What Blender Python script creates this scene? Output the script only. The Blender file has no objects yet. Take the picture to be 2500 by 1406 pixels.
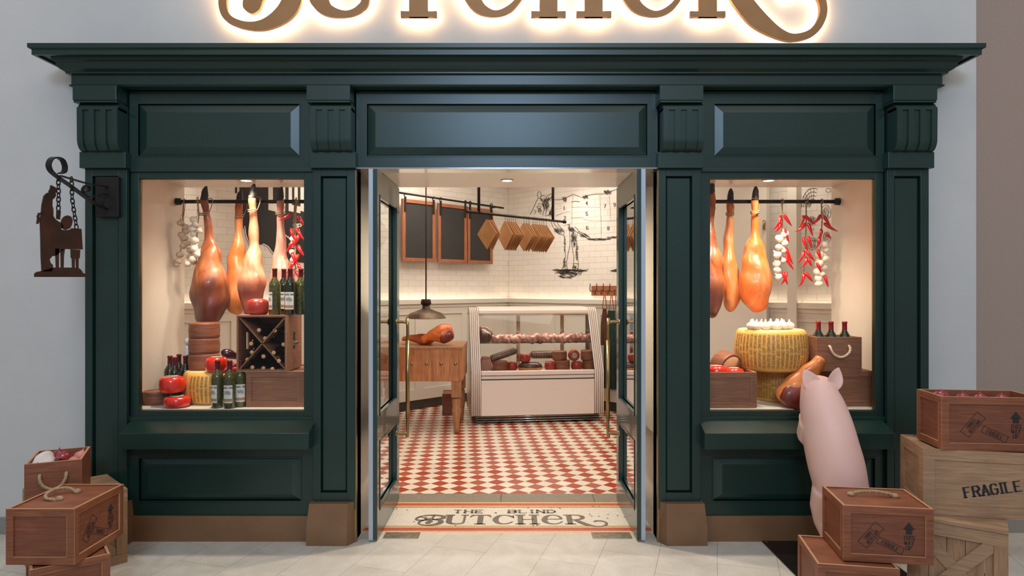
import bpy, bmesh, math, random
from mathutils import Vector, Matrix, noise
from mathutils.geometry import tessellate_polygon
random.seed(7)
PI = math.pi
C = bpy.context.scene.collection
SC = bpy.context.scene
# ------------------------------------------------------------------ camera, world, lights, exposure
F = 1640.0; EYE = 1.55
cam = bpy.data.cameras.new('camera'); cam.sensor_width = 36; cam.lens = 36*F/2500; cam.clip_start = .05
co = bpy.data.objects.new('camera', cam); C.objects.link(co)
co.location = (0, 0, EYE); co.rotation_euler = (PI/2, 0, 0); SC.camera = co
w = bpy.data.worlds.new('mall_air'); SC.world = w; w.use_nodes = True
w.node_tree.nodes['Background'].inputs[0].default_value = (.95, .96, 1, 1)
w.node_tree.nodes['Background'].inputs[1].default_value = .34
SC.view_settings.view_transform = 'Standard'; SC.view_settings.look = 'None'
SC.view_settings.gamma = 1; SC.view_settings.exposure = 0; SC.view_settings.use_curve_mapping = False

def lamp(name, kind, loc, target, power, color, size=.1, sizey=None, spot=None, blend=.6, parent=None):
    l = bpy.data.lights.new(name, kind); l.energy = power; l.color = color
    if kind == 'AREA':
        l.size = size
        if sizey: l.shape = 'RECTANGLE'; l.size_y = sizey
    else: l.shadow_soft_size = size
    if spot: l.spot_size = math.radians(spot); l.spot_blend = blend
    o = bpy.data.objects.new(name, l); C.objects.link(o); o.location = loc
    o.rotation_euler = (Vector(target)-Vector(loc)).to_track_quat('-Z', 'Y').to_euler()
    if parent: o.parent = parent
    return o
COOL = (1, .95, .90); WARM = (1, .85, .68); WARMW = (1, .91, .80)
lamp('mall_ceiling_light', 'AREA', (0, .4, 5.6), (0, 3.4, 0), 100, COOL, 8, 3.0)
lamp('mall_skylight', 'AREA', (-.1, -3.6, 4.6), (0, 4, 2.2), 190, (.50, .72, 1), 1.7, 1.1)
for x_ in (-3.4, -1.7, 0, 1.7, 3.4):
    lamp('mall_downlight', 'SPOT', (x_, 3.87, 6.6), (x_, 3.45, 0), 210, (1, .95, .89), .03, spot=34, blend=.9)
lamp('shop_ceiling_light', 'AREA', (-.1, 7.4, 3.25), (-.1, 7.4, 0), 72, WARMW, 2.6, 2.2)
for x_, y_, tx, ty in ((-2.0, 7.2, -2.25, 7.65), (-.95, 8.1, -1.3, 8.6), (.62, 8.4, .85, 8.95), (1.55, 7.5, 1.85, 7.95), (-3.0, 6.1, -3.4, 6.5), (2.6, 6.4, 2.9, 6.9)):
    lamp('wall_washer', 'SPOT', (x_, y_, 3.22), (tx, ty, 1.7), 34, WARMW, .05, spot=75, blend=.9)

# ------------------------------------------------------------------ helpers
def wx(px, d): return (px-1250)/F*d
def wz(py, d): return EYE-(py-703)/F*d
def P(px, py, d): return Vector((wx(px, d), d, wz(py, d)))
def fl(px, py):
    d = EYE*F/(py-703); return Vector((wx(px, d), d, 0))
def sm(a, b, t): return a+(b-a)*t
def catmull(pts, n):
    """smooth resample of a list of equal-length tuples"""
    if len(pts) < 3: n = max(n, 1)
    out = []; N = len(pts)
    for i in range(N-1):
        p0 = pts[max(i-1, 0)]; p1 = pts[i]; p2 = pts[i+1]; p3 = pts[min(i+2, N-1)]
        for k in range(n):
            t = k/n
            out.append(tuple(.5*((2*b)+(c-a)*t+(2*a-5*b+4*c-d)*t*t+(3*b-a-3*c+d)*t**3) for a, b, c, d in zip(p0, p1, p2, p3)))
    out.append(tuple(pts[-1])); return out

class MB:
    def __init__(s): s.v = []; s.f = []; s.sm = []
    def add(s, vs, fs, smooth=False, M=None):
        b = len(s.v)
        for v in vs: s.v.append((M @ Vector(v)) if M else Vector(v))
        for f in fs: s.f.append([b+i for i in f]); s.sm.append(smooth)
        return s
    def box(s, x0, x1, y0, y1, z0, z1, M=None):
        vs = [(x, y, z) for z in (z0, z1) for y in (y0, y1) for x in (x0, x1)]
        return s.add(vs, [(0, 2, 3, 1), (4, 5, 7, 6), (0, 1, 5, 4), (2, 6, 7, 3), (0, 4, 6, 2), (1, 3, 7, 5)], False, M)
    def grid(s, rows, close_u=True, cap=True, smooth=True, M=None):
        n = len(rows[0]); vs = [p for r in rows for p in r]; fs = []
        for i in range(len(rows)-1):
            for j in range(n if close_u else n-1):
                k = (j+1) % n; fs.append((i*n+j, i*n+k, (i+1)*n+k, (i+1)*n+j))
        s.add(vs, fs, smooth, M)
        if cap and close_u:
            b = len(s.v)-len(vs)
            s.f.append([b+j for j in range(n)][::-1]); s.sm.append(False)
            s.f.append([b+(len(rows)-1)*n+j for j in range(n)]); s.sm.append(False)
        return s
    def lathe(s, prof, n=28, M=None, lobes=0, amp=0, smooth=True):
        rows = []
        for r, z in prof:
            rows.append([(max(r, 1e-4)*(1+(amp*abs(math.cos(lobes*a/2)) if lobes else 0))*math.cos(a),
                          max(r, 1e-4)*(1+(amp*abs(math.cos(lobes*a/2)) if lobes else 0))*math.sin(a), z) for a in [2*PI*j/n for j in range(n)]])
        return s.grid(rows, smooth=smooth, M=M)
    def tube(s, pts, r, n=10, M=None, smooth=True):
        pts = [Vector(p) for p in pts]; R = r if isinstance(r, (list, tuple)) else [r]*len(pts)
        t = (pts[1]-pts[0]).normalized(); up = Vector((0, 0, 1)) if abs(t.z) < .9 else Vector((0, 1, 0))
        u = t.cross(up).normalized(); rows = []
        for i, p in enumerate(pts):
            a = pts[max(i-1, 0)]; b = pts[min(i+1, len(pts)-1)]
            t = (b-a).normalized() if (b-a).length > 1e-9 else t
            u = (u-t*u.dot(t)).normalized(); v = t.cross(u)
            rows.append([p+(u*math.cos(2*PI*j/n)+v*math.sin(2*PI*j/n))*R[i] for j in range(n)])
        return s.grid(rows, smooth=smooth, M=M)
    def rope(s, pts, r, turns=22, M=None):
        pts = [Vector(p) for p in catmull([tuple(p) for p in pts], 12)]
        L = sum((pts[i+1]-pts[i]).length for i in range(len(pts)-1)); acc = [0]
        for i in range(len(pts)-1): acc.append(acc[-1]+(pts[i+1]-pts[i]).length)
        N = max(12, int(L/(r*1.1)))
        def at(q):
            q = min(max(q, 0), L-1e-7)
            for i in range(len(acc)-1):
                if acc[i+1] >= q: break
            return pts[i].lerp(pts[i+1], (q-acc[i])/max(acc[i+1]-acc[i], 1e-9))
        cs = [at(L*i/N) for i in range(N+1)]
        t = (cs[1]-cs[0]).normalized(); u = t.cross(Vector((.3, .2, 1))).normalized(); fr = []
        for i, p in enumerate(cs):
            t = (cs[min(i+1, N)]-cs[max(i-1, 0)]).normalized(); u = (u-t*u.dot(t)).normalized(); fr.append((u, t.cross(u)))
        for k in range(3):
            q = []
            for i, p in enumerate(cs):
                a = 2*PI*k/3+L*i/N/(r*5.5)*2*PI; q.append(p+(fr[i][0]*math.cos(a)+fr[i][1]*math.sin(a))*r*.5)
            s.tube(q, r*.56, 6, M)
        return s
    def loft(s, keys, n=20, sub=4, amp=0, freq=8, M=None, seed=0):
        """keys (x,y,z,rx,ry): horizontal rings, bumped by noise"""
        rows = []
        for x, y, z, rx, ry in catmull(keys, sub):
            row = []
            for j in range(n):
                a = 2*PI*j/n; p = Vector((x+max(rx, .0005)*math.cos(a), y+max(ry, .0005)*math.sin(a), z))
                if amp: p += Vector((math.cos(a), math.sin(a), 0))*amp*noise.noise(p*freq+Vector((seed, 3*seed, 0)))*min(1, rx*20)
                row.append(p)
            rows.append(row)
        return s.grid(rows, M=M)
    def prism(s, poly, fmap, t0, t1):
        """polygon (x,y) mapped by fmap(x,y,t) between t0 and t1"""
        n = len(poly); tri = tessellate_polygon([[Vector((x, y, 0)) for x, y in poly]])
        vs = [fmap(x, y, t0) for x, y in poly]+[fmap(x, y, t1) for x, y in poly]
        fs = [tuple(t) for t in tri]+[tuple(i+n for i in t[::-1]) for t in tri]
        fs += [(i, (i+1) % n, (i+1) % n+n, i+n) for i in range(n)]
        return s.add(vs, fs)
    def ribbon(s, pts, fmap, t0, t1, sub=5, smooth=False):
        """pts (x,y,width) centre line with its own width, extruded from t0 to t1"""
        c = catmull(pts, sub); N = len(c); L = []; R = []
        for i in range(N):
            a = c[max(i-1, 0)]; b = c[min(i+1, N-1)]; dx = b[0]-a[0]; dy = b[1]-a[1]; l = math.hypot(dx, dy) or 1
            nx, ny = -dy/l, dx/l; h = abs(c[i][2])/2
            L.append((c[i][0]+nx*h, c[i][1]+ny*h)); R.append((c[i][0]-nx*h, c[i][1]-ny*h))
        vs = []
        for i in range(N): vs += [fmap(*L[i], t0), fmap(*R[i], t0), fmap(*R[i], t1), fmap(*L[i], t1)]
        fs = [(0, 1, 2, 3), ((N-1)*4+3, (N-1)*4+2, (N-1)*4+1, (N-1)*4)]
        for i in range(N-1):
            for k in range(4):
                q = (k+1) % 4; fs.append((i*4+k, i*4+4+k, i*4+4+q, i*4+q))
        return s.add(vs, fs, smooth)
    def quad2(s, q, f):
        return s.add([f(x, y) for x, y in q], [tuple(range(len(q)))])
    def build(s, name, mat, parent=None, loc=None, bevel=0, fix=True, dbl=False):
        me = bpy.data.meshes.new(name); me.from_pydata([tuple(v) for v in s.v], [], s.f)
        me.polygons.foreach_set('use_smooth', s.sm); me.materials.append(mat)
        if fix:
            bm = bmesh.new(); bm.from_mesh(me)
            if dbl: bmesh.ops.remove_doubles(bm, verts=bm.verts, dist=1e-5)
            bmesh.ops.recalc_face_normals(bm, faces=bm.faces); bm.to_mesh(me); bm.free()
        me.update()
        o = bpy.data.objects.new(name, me); C.objects.link(o)
        if parent: o.parent = parent
        if loc is not None: o.location = loc
        if bevel:
            m = o.modifiers.new('bevel', 'BEVEL'); m.width = bevel; m.segments = 2; m.limit_method = 'ANGLE'; m.angle_limit = .7
        return o

def tag(o, label=None, cat=None, group=None, kind=None):
    if label: o['label'] = label
    if cat: o['category'] = cat
    if group: o['group'] = group
    if kind: o['kind'] = kind
    return o
def thing(name, label=None, cat=None, loc=(0, 0, 0), rz=0, group=None, kind=None):
    o = bpy.data.objects.new(name, None); C.objects.link(o); o.empty_display_size = .05
    o.location = loc; o.rotation_euler = (0, 0, rz); return tag(o, label, cat, group, kind)
def dup(root, loc, rot=None, label=None, group=None, scale=None):
    r = root.copy(); C.objects.link(r); r.location = loc
    if rot is not None: r.rotation_euler = rot
    if label: r['label'] = label
    if group: r['group'] = group
    if scale: r.scale = scale
    for ch in list(root.children):
        c = ch.copy(); C.objects.link(c); c.parent = r
        for g in list(ch.children):
            d = g.copy(); C.objects.link(d); d.parent = c
    return r

# ------------------------------------------------------------------ lettering drawn with strokes
GL = {'A': "00 26 40|12 32", 'B': "00 06 36 45 44 33 03|33 42 41 30 00", 'C': "45 36 16 05 01 10 30 41", 'D': "00 06 26 44 42 20 00",
 'E': "46 06 00 40|03 33", 'F': "46 06 00|03 33", 'G': "45 36 16 05 01 10 30 41 43 23", 'H': "00 06|40 46|03 43", 'I': "20 26",
 'J': "36 31 20 10 01", 'K': "00 06|46 03 40", 'L': "06 00 40", 'M': "00 06 22 46 40", 'N': "00 06 40 46", 'O': "16 05 01 10 30 41 45 36 16",
 'P': "00 06 36 45 44 33 03", 'R': "00 06 36 45 44 33 03|23 40", 'S': "45 36 16 05 04 13 33 42 41 30 10 01", 'T': "06 46|26 20",
 'U': "06 01 10 30 41 46", 'V': "06 20 46", 'W': "06 10 24 30 46", 'Y': "06 23 46|23 20", '-': "13 33", '1': "15 26 20|10 30",
 '2': "05 16 36 45 44 00 40", '3': "05 16 36 45 44 33 13|33 42 41 30 10 01", '4': "30 36 02 42", '5': "46 06 03 33 42 41 30 10 01",
 '6': "45 36 16 05 01 10 30 41 42 33 13 02", '7': "06 46 10", '8': "16 05 04 13 33 42 41 30 10 01 02 13|33 44 45 36 16",
 '9': "01 10 30 41 45 36 16 05 04 13 33 44", 'u': "04 01 10 30 41|44 40", 'p': "00 05 35 44 43 32 02", '.': "20 21"}
def stroke(p, q, w):
    dx, dy = q[0]-p[0], q[1]-p[1]; l = math.hypot(dx, dy) or 1; nx, ny = -dy/l*w/2, dx/l*w/2
    ex, ey = dx/l*w*.25, dy/l*w*.25
    return [(p[0]-ex+nx, p[1]-ey+ny), (p[0]-ex-nx, p[1]-ey-ny), (q[0]+ex-nx, q[1]+ey-ny), (q[0]+ex+nx, q[1]+ey+ny)]
def text_quads(txt, h, thick=.2, thin=.09, serif=True, aspect=.66, gap=.30, centre=True):
    """list of quads in (x,y), baseline y=0, cap height h"""
    out = []; x = 0; cw = h*aspect
    for ch in txt:
        if ch == ' ': x += cw*.8; continue
        g = GL.get(ch); wd = cw
        if ch in 'MW': wd = cw*1.25
        if ch == 'I': wd = cw*.45
        for pl in g.split('|'):
            pts = [(x+int(a[0])/4*wd, int(a[1])/6*h) for a in pl.split()]
            for i in range(len(pts)-1):
                a, b = pts[i], pts[i+1]; l = math.hypot(b[0]-a[0], b[1]-a[1]) or 1
                out.append(stroke(a, b, h*sm(thin, thick, abs(b[1]-a[1])/l)))
            if serif:
                for e, f in ((pts[0], pts[1]), (pts[-1], pts[-2])):
                    if (e[1] < 1e-6 or e[1] > h-1e-6) and abs(e[1]-f[1]) > .3*h and abs(e[0]-f[0]) < .6*wd:
                        out.append(stroke((e[0]-h*.17, e[1]), (e[0]+h*.17, e[1]), h*thin))
        x += wd+cw*gap
    x -= cw*gap
    if centre: out = [[(a-x/2, b) for a, b in q] for q in out]
    return out
def rot2(q, a, cx=0, cy=0):
    c, s = math.cos(a), math.sin(a); return [(cx+x*c-y*s, cy+x*s+y*c) for x, y in q]

# ------------------------------------------------------------------ materials
def mat(name, col, rough=.6, metal=0, spec=.5, coat=0, coat_r=.05, emit=None, es=0):
    m = bpy.data.materials.new(name); m.use_nodes = True; b = m.node_tree.nodes['Principled BSDF']
    b.inputs['Base Color'].default_value = (*col, 1); b.inputs['Roughness'].default_value = rough
    b.inputs['Metallic'].default_value = metal; b.inputs['Specular IOR Level'].default_value = spec
    b.inputs['Coat Weight'].default_value = coat; b.inputs['Coat Roughness'].default_value = coat_r
    if emit: b.inputs['Emission Color'].default_value = (*emit, 1); b.inputs['Emission Strength'].default_value = es
    m['b'] = 1; return m
def nt(m): return m.node_tree.nodes, m.node_tree.links, m.node_tree.nodes['Principled BSDF']
def S(r, g, b):  # sRGB 0-255 to linear
    f = lambda c: (c/255/12.92) if c/255 <= .04045 else ((c/255+.055)/1.055)**2.4
    return (f(r), f(g), f(b))
def coords(m, scale=(1, 1, 1), rot=(0, 0, 0), loc=(0, 0, 0)):
    N, L, b = nt(m); t = N.new('ShaderNodeTexCoord'); mp = N.new('ShaderNodeMapping')
    mp.inputs['Scale'].default_value = scale; mp.inputs['Rotation'].default_value = rot; mp.inputs['Location'].default_value = loc
    L.new(t.outputs['Object'], mp.inputs[0]); return mp.outputs[0]
def noise_tex(m, vec, scale, detail=4, rough=.5, dist=0):
    N, L, b = nt(m); t = N.new('ShaderNodeTexNoise'); t.inputs['Scale'].default_value = scale
    t.inputs['Detail'].default_value = detail; t.inputs['Roughness'].default_value = rough; t.inputs['Distortion'].default_value = dist
    L.new(vec, t.inputs['Vector']); return t.outputs[0]
def ramp(m, fac, stops):
    N, L, b = nt(m); r = N.new('ShaderNodeValToRGB'); e = r.color_ramp.elements
    e[0].position = stops[0][0]; e[0].color = (*stops[0][1], 1); e[1].position = stops[-1][0]; e[1].color = (*stops[-1][1], 1)
    for p, c in stops[1:-1]: q = e.new(p); q.color = (*c, 1)
    L.new(fac, r.inputs[0]); return r.outputs[0]
def mix(m, fac, a, b_, mode='MIX'):
    N, L, b = nt(m); x = N.new('ShaderNodeMix'); x.data_type = 'RGBA'; x.blend_type = mode
    for sck, v in ((x.inputs[0], fac), (x.inputs[6], a), (x.inputs[7], b_)):
        if isinstance(v, (int, float)): sck.default_value = v
        elif isinstance(v, tuple): sck.default_value = (*v, 1)
        else: L.new(v, sck)
    return x.outputs[2]
def math_n(m, op, a, b_=None):
    N, L, b = nt(m); x = N.new('ShaderNodeMath'); x.operation = op
    for i, v in enumerate((a, b_)):
        if v is None: continue
        if isinstance(v, (int, float)): x.inputs[i].default_value = v
        else: L.new(v, x.inputs[i])
    return x.outputs[0]
def setcol(m, c): N, L, b = nt(m); L.new(c, b.inputs['Base Color'])
def bump(m, h, strength=.3, dist=.01):
    N, L, b = nt(m); x = N.new('ShaderNodeBump'); x.inputs['Strength'].default_value = strength; x.inputs['Distance'].default_value = dist
    L.new(h, x.inputs['Height']); L.new(x.outputs[0], b.inputs['Normal'])
    if b.inputs['Coat Weight'].default_value: L.new(x.outputs[0], b.inputs['Coat Normal'])
def noisy(name, c1, c2, scale=20, rough=.6, metal=0, bs=0, bd=.004, coat=0, detail=5, stretch=(1, 1, 1), lo=.3, hi=.7, spec=.5):
    m = mat(name, c1, rough, metal, spec, coat); v = coords(m, stretch); n = noise_tex(m, v, scale, detail)
    setcol(m, ramp(m, n, [(lo, c1), (hi, c2)]))
    if bs: bump(m, n, bs, bd)
    return m
def wood(name, c1, c2, rough=.55, along='x', sc=1.0):
    m = mat(name, c1, rough); st = {'x': (2, 26, 26), 'y': (26, 2, 26), 'z': (26, 26, 2), 'h': (2, 3.5, 30)}[along]
    v = coords(m, tuple(q*sc for q in st)); n = noise_tex(m, v, 3.2, 7, .62, .6)
    v2 = coords(m, (1, 1, 1)); n2 = noise_tex(m, v2, 5, 3)
    c = ramp(m, n, [(.3, c1), (.68, c2)]); dark = tuple(q*.62 for q in c1)
    k = ramp(m, n2, [(.35, (0, 0, 0)), (.8, (1, 1, 1))]); setcol(m, mix(m, math_n(m, 'MULTIPLY', k, .5), c, dark))
    bump(m, n, .15, .002); return m
def glass(name, tint=(1, 1, 1), refl=1.0):
    m = bpy.data.materials.new(name); m.use_nodes = True; N = m.node_tree.nodes; L = m.node_tree.links; N.clear()
    o = N.new('ShaderNodeOutputMaterial'); t = N.new('ShaderNodeBsdfTransparent'); g = N.new('ShaderNodeBsdfGlossy'); x = N.new('ShaderNodeMixShader')
    f = N.new('ShaderNodeFresnel'); f.inputs[0].default_value = 1.45; t.inputs[0].default_value = (*tint, 1); g.inputs['Roughness'].default_value = .02
    k = N.new('ShaderNodeMath'); k.operation = 'MULTIPLY'; k.inputs[1].default_value = refl; L.new(f.outputs[0], k.inputs[0])
    L.new(k.outputs[0], x.inputs[0]); L.new(t.outputs[0], x.inputs[1]); L.new(g.outputs[0], x.inputs[2]); L.new(x.outputs[0], o.inputs[0]); return m

M = {}
M['green'] = noisy('green_joinery_paint', S(21, 46, 39), S(25, 50, 43), 3, .33, bs=.04, bd=.002, spec=.5)
M['door_green'] = noisy('green_door_paint', S(20, 50, 44), S(24, 55, 48), 3, .3, coat=.5)
M['bronze'] = noisy('bronze_painted_plinth', S(122, 88, 60), S(132, 97, 68), 6, .42, metal=.1)
M['mallwall'] = noisy('pale_grey_plaster', S(196, 194, 190), S(201, 198, 194), 4, .85, bs=.08, bd=.002)
M['brownwall'] = noisy('taupe_plaster', S(176, 152, 138), S(182, 158, 144), 60, .9, bs=.3, bd=.003)
M['cream'] = noisy('cream_gloss_plaster', S(226, 214, 196), S(231, 220, 203), 3, .22)
M['ceil'] = noisy('cream_ceiling', S(224, 212, 196), S(229, 218, 203), 3, .2)
M['wains'] = noisy('cream_panelling', S(222, 215, 202), S(227, 220, 208), 3, .4)
M['black_base'] = noisy('black_baseboard', S(52, 48, 46), S(66, 62, 58), 20, .4)
M['gold'] = noisy('brushed_gold', S(150, 106, 62), S(160, 116, 70), 8, .55, metal=.2)
M['led'] = mat('letter_led', (1, .8, .55), emit=(1, .70, .42), es=32)
M['ledge_led'] = mat('ledge_led', (1, .85, .7), emit=(1, .84, .66), es=7)
M['lens'] = mat('downlight_lens', (1, 1, 1), emit=(1, .93, .8), es=14)
M['white'] = mat('white_trim', S(236, 228, 216), .4)
M['brass'] = mat('aged_brass', S(158, 134, 92), .28, 1)
M['steel'] = noisy('scuffed_steel', S(120, 112, 98), S(165, 156, 138), 30, .35, .8)
M['alu'] = mat('aluminium_edge', S(176, 184, 196), .4, .2)
M['iron'] = noisy('black_iron', S(26, 22, 20), S(40, 34, 31), 20, .5, .4)
M['rod'] = mat('black_rod', S(24, 22, 22), .35, .3)
M['rust'] = noisy('rusted_iron', S(40, 26, 18), S(74, 42, 26), 9, .7, .2)
M['slate'] = noisy('chalkboard', S(44, 42, 41), S(50, 48, 46), 8, .8)
M['rustb'] = noisy('rusty_bronze', S(70, 56, 44), S(118, 94, 72), 14, .45, .5)
M['brownframe'] = wood('board_frame_wood', S(140, 82, 52), S(172, 108, 72), .5, 'z')
M['kraft'] = noisy('brown_board', S(160, 112, 68), S(178, 128, 80), 10, .7)
M['ink'] = mat('black_ink', S(40, 36, 33), .8)
M['cow_ink'] = mat('mural_ink', S(52, 45, 40), .7)
M['crate'] = wood('red_brown_wood', S(116, 64, 40), S(154, 92, 60), .5, 'h')
M['crate_side'] = wood('red_brown_wood_panel', S(106, 56, 36), S(140, 80, 52), .5, 'h')
M['edge'] = mat('raw_wood_edge', S(186, 136, 100), .6)
M['walnut'] = wood('dark_crate_wood', S(130, 82, 56), S(166, 114, 82), .6, 'h')
M['pine'] = wood('pale_pine', S(146, 110, 80), S(182, 145, 110), .65, 'h')
M['pine_y'] = wood('pale_pine_deep', S(142, 104, 74), S(178, 138, 102), .65, 'z')
M['butcher'] = wood('butcher_block_wood', S(150, 88, 52), S(208, 146, 94), .4, 'z', .5)
M['table'] = wood('oiled_table_wood', S(150, 98, 62), S(190, 134, 90), .4, 'z', .7)
M['ropem'] = noisy('jute_rope', S(150, 122, 92), S(180, 152, 118), 90, .9)
M['rope_w'] = noisy('pale_rope', S(206, 182, 148), S(224, 202, 170), 90, .9)
M['pig'] = noisy('pink_matte_skin', S(238, 188, 172), S(244, 200, 184), 3, .5)
M['blackplate'] = noisy('black_base_plate', S(16, 15, 15), S(24, 22, 22), 30, .35)
M['redwax'] = mat('red_wax', S(216, 40, 20), .18, coat=.6)
M['redwax_dull'] = noisy('dull_red_wax', S(150, 42, 32), S(172, 58, 44), 6, .3)
M['paper'] = noisy('green_white_paper_label', S(70, 90, 70), S(214, 206, 186), 60, .7)
M['rind'] = None
M['garlic'] = noisy('garlic_skin', S(226, 208, 182), S(240, 228, 208), 24, .55, bs=.3)
M['garlic_old'] = noisy('dry_garlic_skin', S(196, 168, 134), S(222, 198, 166), 30, .7, bs=.4)
M['stalk'] = noisy('dry_stalk', S(150, 118, 84), S(186, 156, 118), 60, .9)
M['chilli'] = mat('red_chilli', S(204, 8, 16), .18, coat=.5)
M['bottle'] = mat('dark_green_glass', S(22, 28, 14), .06, coat=.6)
M['bottle_l'] = noisy('olive_glass', S(44, 46, 16), S(84, 82, 34), 60, .08, coat=.6)
M['capsule'] = mat('dark_red_foil', S(92, 16, 22), .25, .2)
M['capsule_r'] = mat('red_foil', S(150, 22, 32), .25, .2)
M['label'] = noisy('wine_label_paper', S(222, 216, 204), S(232, 226, 214), 8, .7)
M['labelink'] = mat('label_ink', S(60, 58, 56), .7)
M['labelband'] = mat('label_band', S(176, 134, 98), .7)
M['cork'] = noisy('cork_end', S(206, 162, 112), S(222, 182, 134), 60, .8)
M['chrome'] = mat('chrome', S(200, 195, 188), .12, 1)
M['enamel'] = mat('white_enamel', S(232, 220, 208), .3)
M['dark'] = mat('dark_gap', S(40, 34, 30), .5)
M['net'] = mat('meat_net', S(190, 150, 116), .8)
M['onion'] = noisy('red_onion_skin', S(126, 26, 36), S(158, 48, 58), 5, .3, coat=.3)
M['onion_p'] = noisy('pale_onion_skin', S(190, 108, 96), S(206, 130, 114), 6, .4)
M['cloth'] = noisy('off_white_cloth', S(200, 190, 184), S(214, 204, 198), 8, .9)
M['leather'] = noisy('brown_leather', S(88, 50, 34), S(108, 64, 44), 12, .5)
M['strap'] = noisy('tan_leather', S(140, 84, 54), S(160, 100, 66), 12, .5)
M['apron_g'] = noisy('dark_green_canvas', S(24, 46, 38), S(32, 56, 46), 20, .85)
M['aubergine'] = mat('dark_aubergine', S(44, 12, 18), .15, coat=.5)
M['glass'] = glass('window_glass', (.985, .985, .975), .6)
M['doorglass'] = glass('door_glass', (.93, .95, .92), 1.0)
M['caseglass'] = glass('case_glass', (.95, .95, .93), .8)
M['blue'] = mat('blue_white_jar', S(176, 196, 206), .3)

def meat(name, c1, c2, c3, scale=7, rough=.35, seed=0, dark=None):
    m = mat(name, c1, rough, coat=.25); v = coords(m, (1, 1, .55), loc=(seed, seed, 0)); n = noise_tex(m, v, scale, 6, .6, 1.2)
    c = ramp(m, n, [(.30, c1), (.5, c2), (.68, c3)])
    if dark:   # darker lean end of the leg, along its own length
        N, L, b = nt(m); s = N.new('ShaderNodeSeparateXYZ'); L.new(coords(m), s.inputs[0])
        n3 = noise_tex(m, v, 5, 3); z = math_n(m, 'ADD', s.outputs[2], math_n(m, 'MULTIPLY', n3, .25))
        f = ramp(m, z, [(dark[0], (1, 1, 1)), (dark[0]+.001+dark[2], (0, 0, 0))]) if dark[0] >= 0 else ramp(m, math_n(m, 'MULTIPLY', z, -1), [(-dark[0]-dark[2], (0, 0, 0)), (-dark[0], (1, 1, 1))])
        c = mix(m, f, c, dark[1])
    setcol(m, c); n2 = noise_tex(m, v, 26, 5); bump(m, n2, .35, .006); return m
M['ham_orange'] = meat('orange_cured_ham', S(192, 90, 36), S(210, 116, 56), S(222, 150, 96), seed=2)
M['ham_bright'] = meat('bright_orange_ham', S(206, 92, 30), S(218, 108, 44), S(224, 148, 98), seed=5)
M['ham_dark'] = meat('dark_cured_ham', S(100, 46, 28), S(166, 90, 48), S(196, 126, 76), seed=8, dark=(-.60, S(92, 42, 30), .22))
M['ham_pink'] = meat('pink_cured_ham', S(196, 110, 78), S(222, 148, 110), S(232, 180, 142), seed=11, dark=(-.52, S(146, 72, 58), .1))
M['ham_rose'] = meat('rose_cured_ham', S(176, 104, 88), S(198, 128, 108), S(214, 156, 136), seed=14)
M['ham_lean'] = meat('dark_lean_ham', S(84, 30, 26), S(120, 44, 34), S(150, 66, 46), seed=17)
M['ham_skin'] = meat('golden_ham_skin', S(188, 96, 42), S(212, 128, 64), S(224, 158, 96), seed=20)
M['bacon'] = meat('cured_pork_belly', S(104, 54, 46), S(154, 102, 88), S(188, 146, 130), 14, seed=3)
M['ham_black'] = meat('netted_dark_ham', S(60, 36, 32), S(84, 52, 44), S(104, 70, 58), 12, seed=6)
M['hoof'] = noisy('black_hoof', S(34, 30, 30), S(58, 52, 50), 30, .6)
M['salami'] = meat('mottled_salami', S(136, 26, 20), S(168, 44, 34), S(196, 92, 76), 40, seed=9)

def cheese_rind():
    m = mat('brown_ridged_rind', S(120, 68, 44), .5); v = coords(m, (1, 1, 22)); n = noise_tex(m, v, 5, 4)
    setcol(m, ramp(m, n, [(.3, S(104, 58, 40)), (.7, S(156, 94, 60))])); bump(m, n, .5, .004); return m
M['rind'] = cheese_rind()
M['parm'] = noisy('golden_rind', S(230, 168, 72), S(238, 186, 100), 5, .4, bs=.1)
M['parm_top'] = noisy('pale_rind_top', S(226, 196, 142), S(232, 206, 156), 5, .5)
M['parm_ink'] = mat('dotted_rind_ink', S(128, 94, 46), .7)
M['cutcheese'] = noisy('cut_cheese_face', S(206, 148, 104), S(214, 158, 114), 10, .6)

def tile_wall(flip=1):
    m = mat('white_bevelled_tile', S(222, 214, 202), .14); N, L, b = nt(m); t = N.new('ShaderNodeTexCoord'); s = N.new('ShaderNodeSeparateXYZ'); c = N.new('ShaderNodeCombineXYZ')
    L.new(t.outputs['Object'], s.inputs[0]); L.new(s.outputs[0], c.inputs[0]); L.new(s.outputs[2], c.inputs[1])
    br = N.new('ShaderNodeTexBrick'); br.inputs['Scale'].default_value = 1; br.inputs['Brick Width'].default_value = .2; br.inputs['Row Height'].default_value = .075
    br.inputs['Mortar Size'].default_value = .004; br.inputs['Mortar Smooth'].default_value = 1; br.inputs['Color1'].default_value = (*S(230, 224, 215), 1)
    br.inputs['Color2'].default_value = (*S(226, 219, 209), 1); br.inputs['Mortar'].default_value = (*S(214, 204, 192), 1)
    L.new(c.outputs[0], br.inputs['Vector']); L.new(br.outputs['Color'], b.inputs['Base Color'])
    inv = math_n(m, 'SUBTRACT', 1, br.outputs['Fac']); bump(m, inv, .55, .005); return m
M['tile'] = tile_wall()

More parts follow.
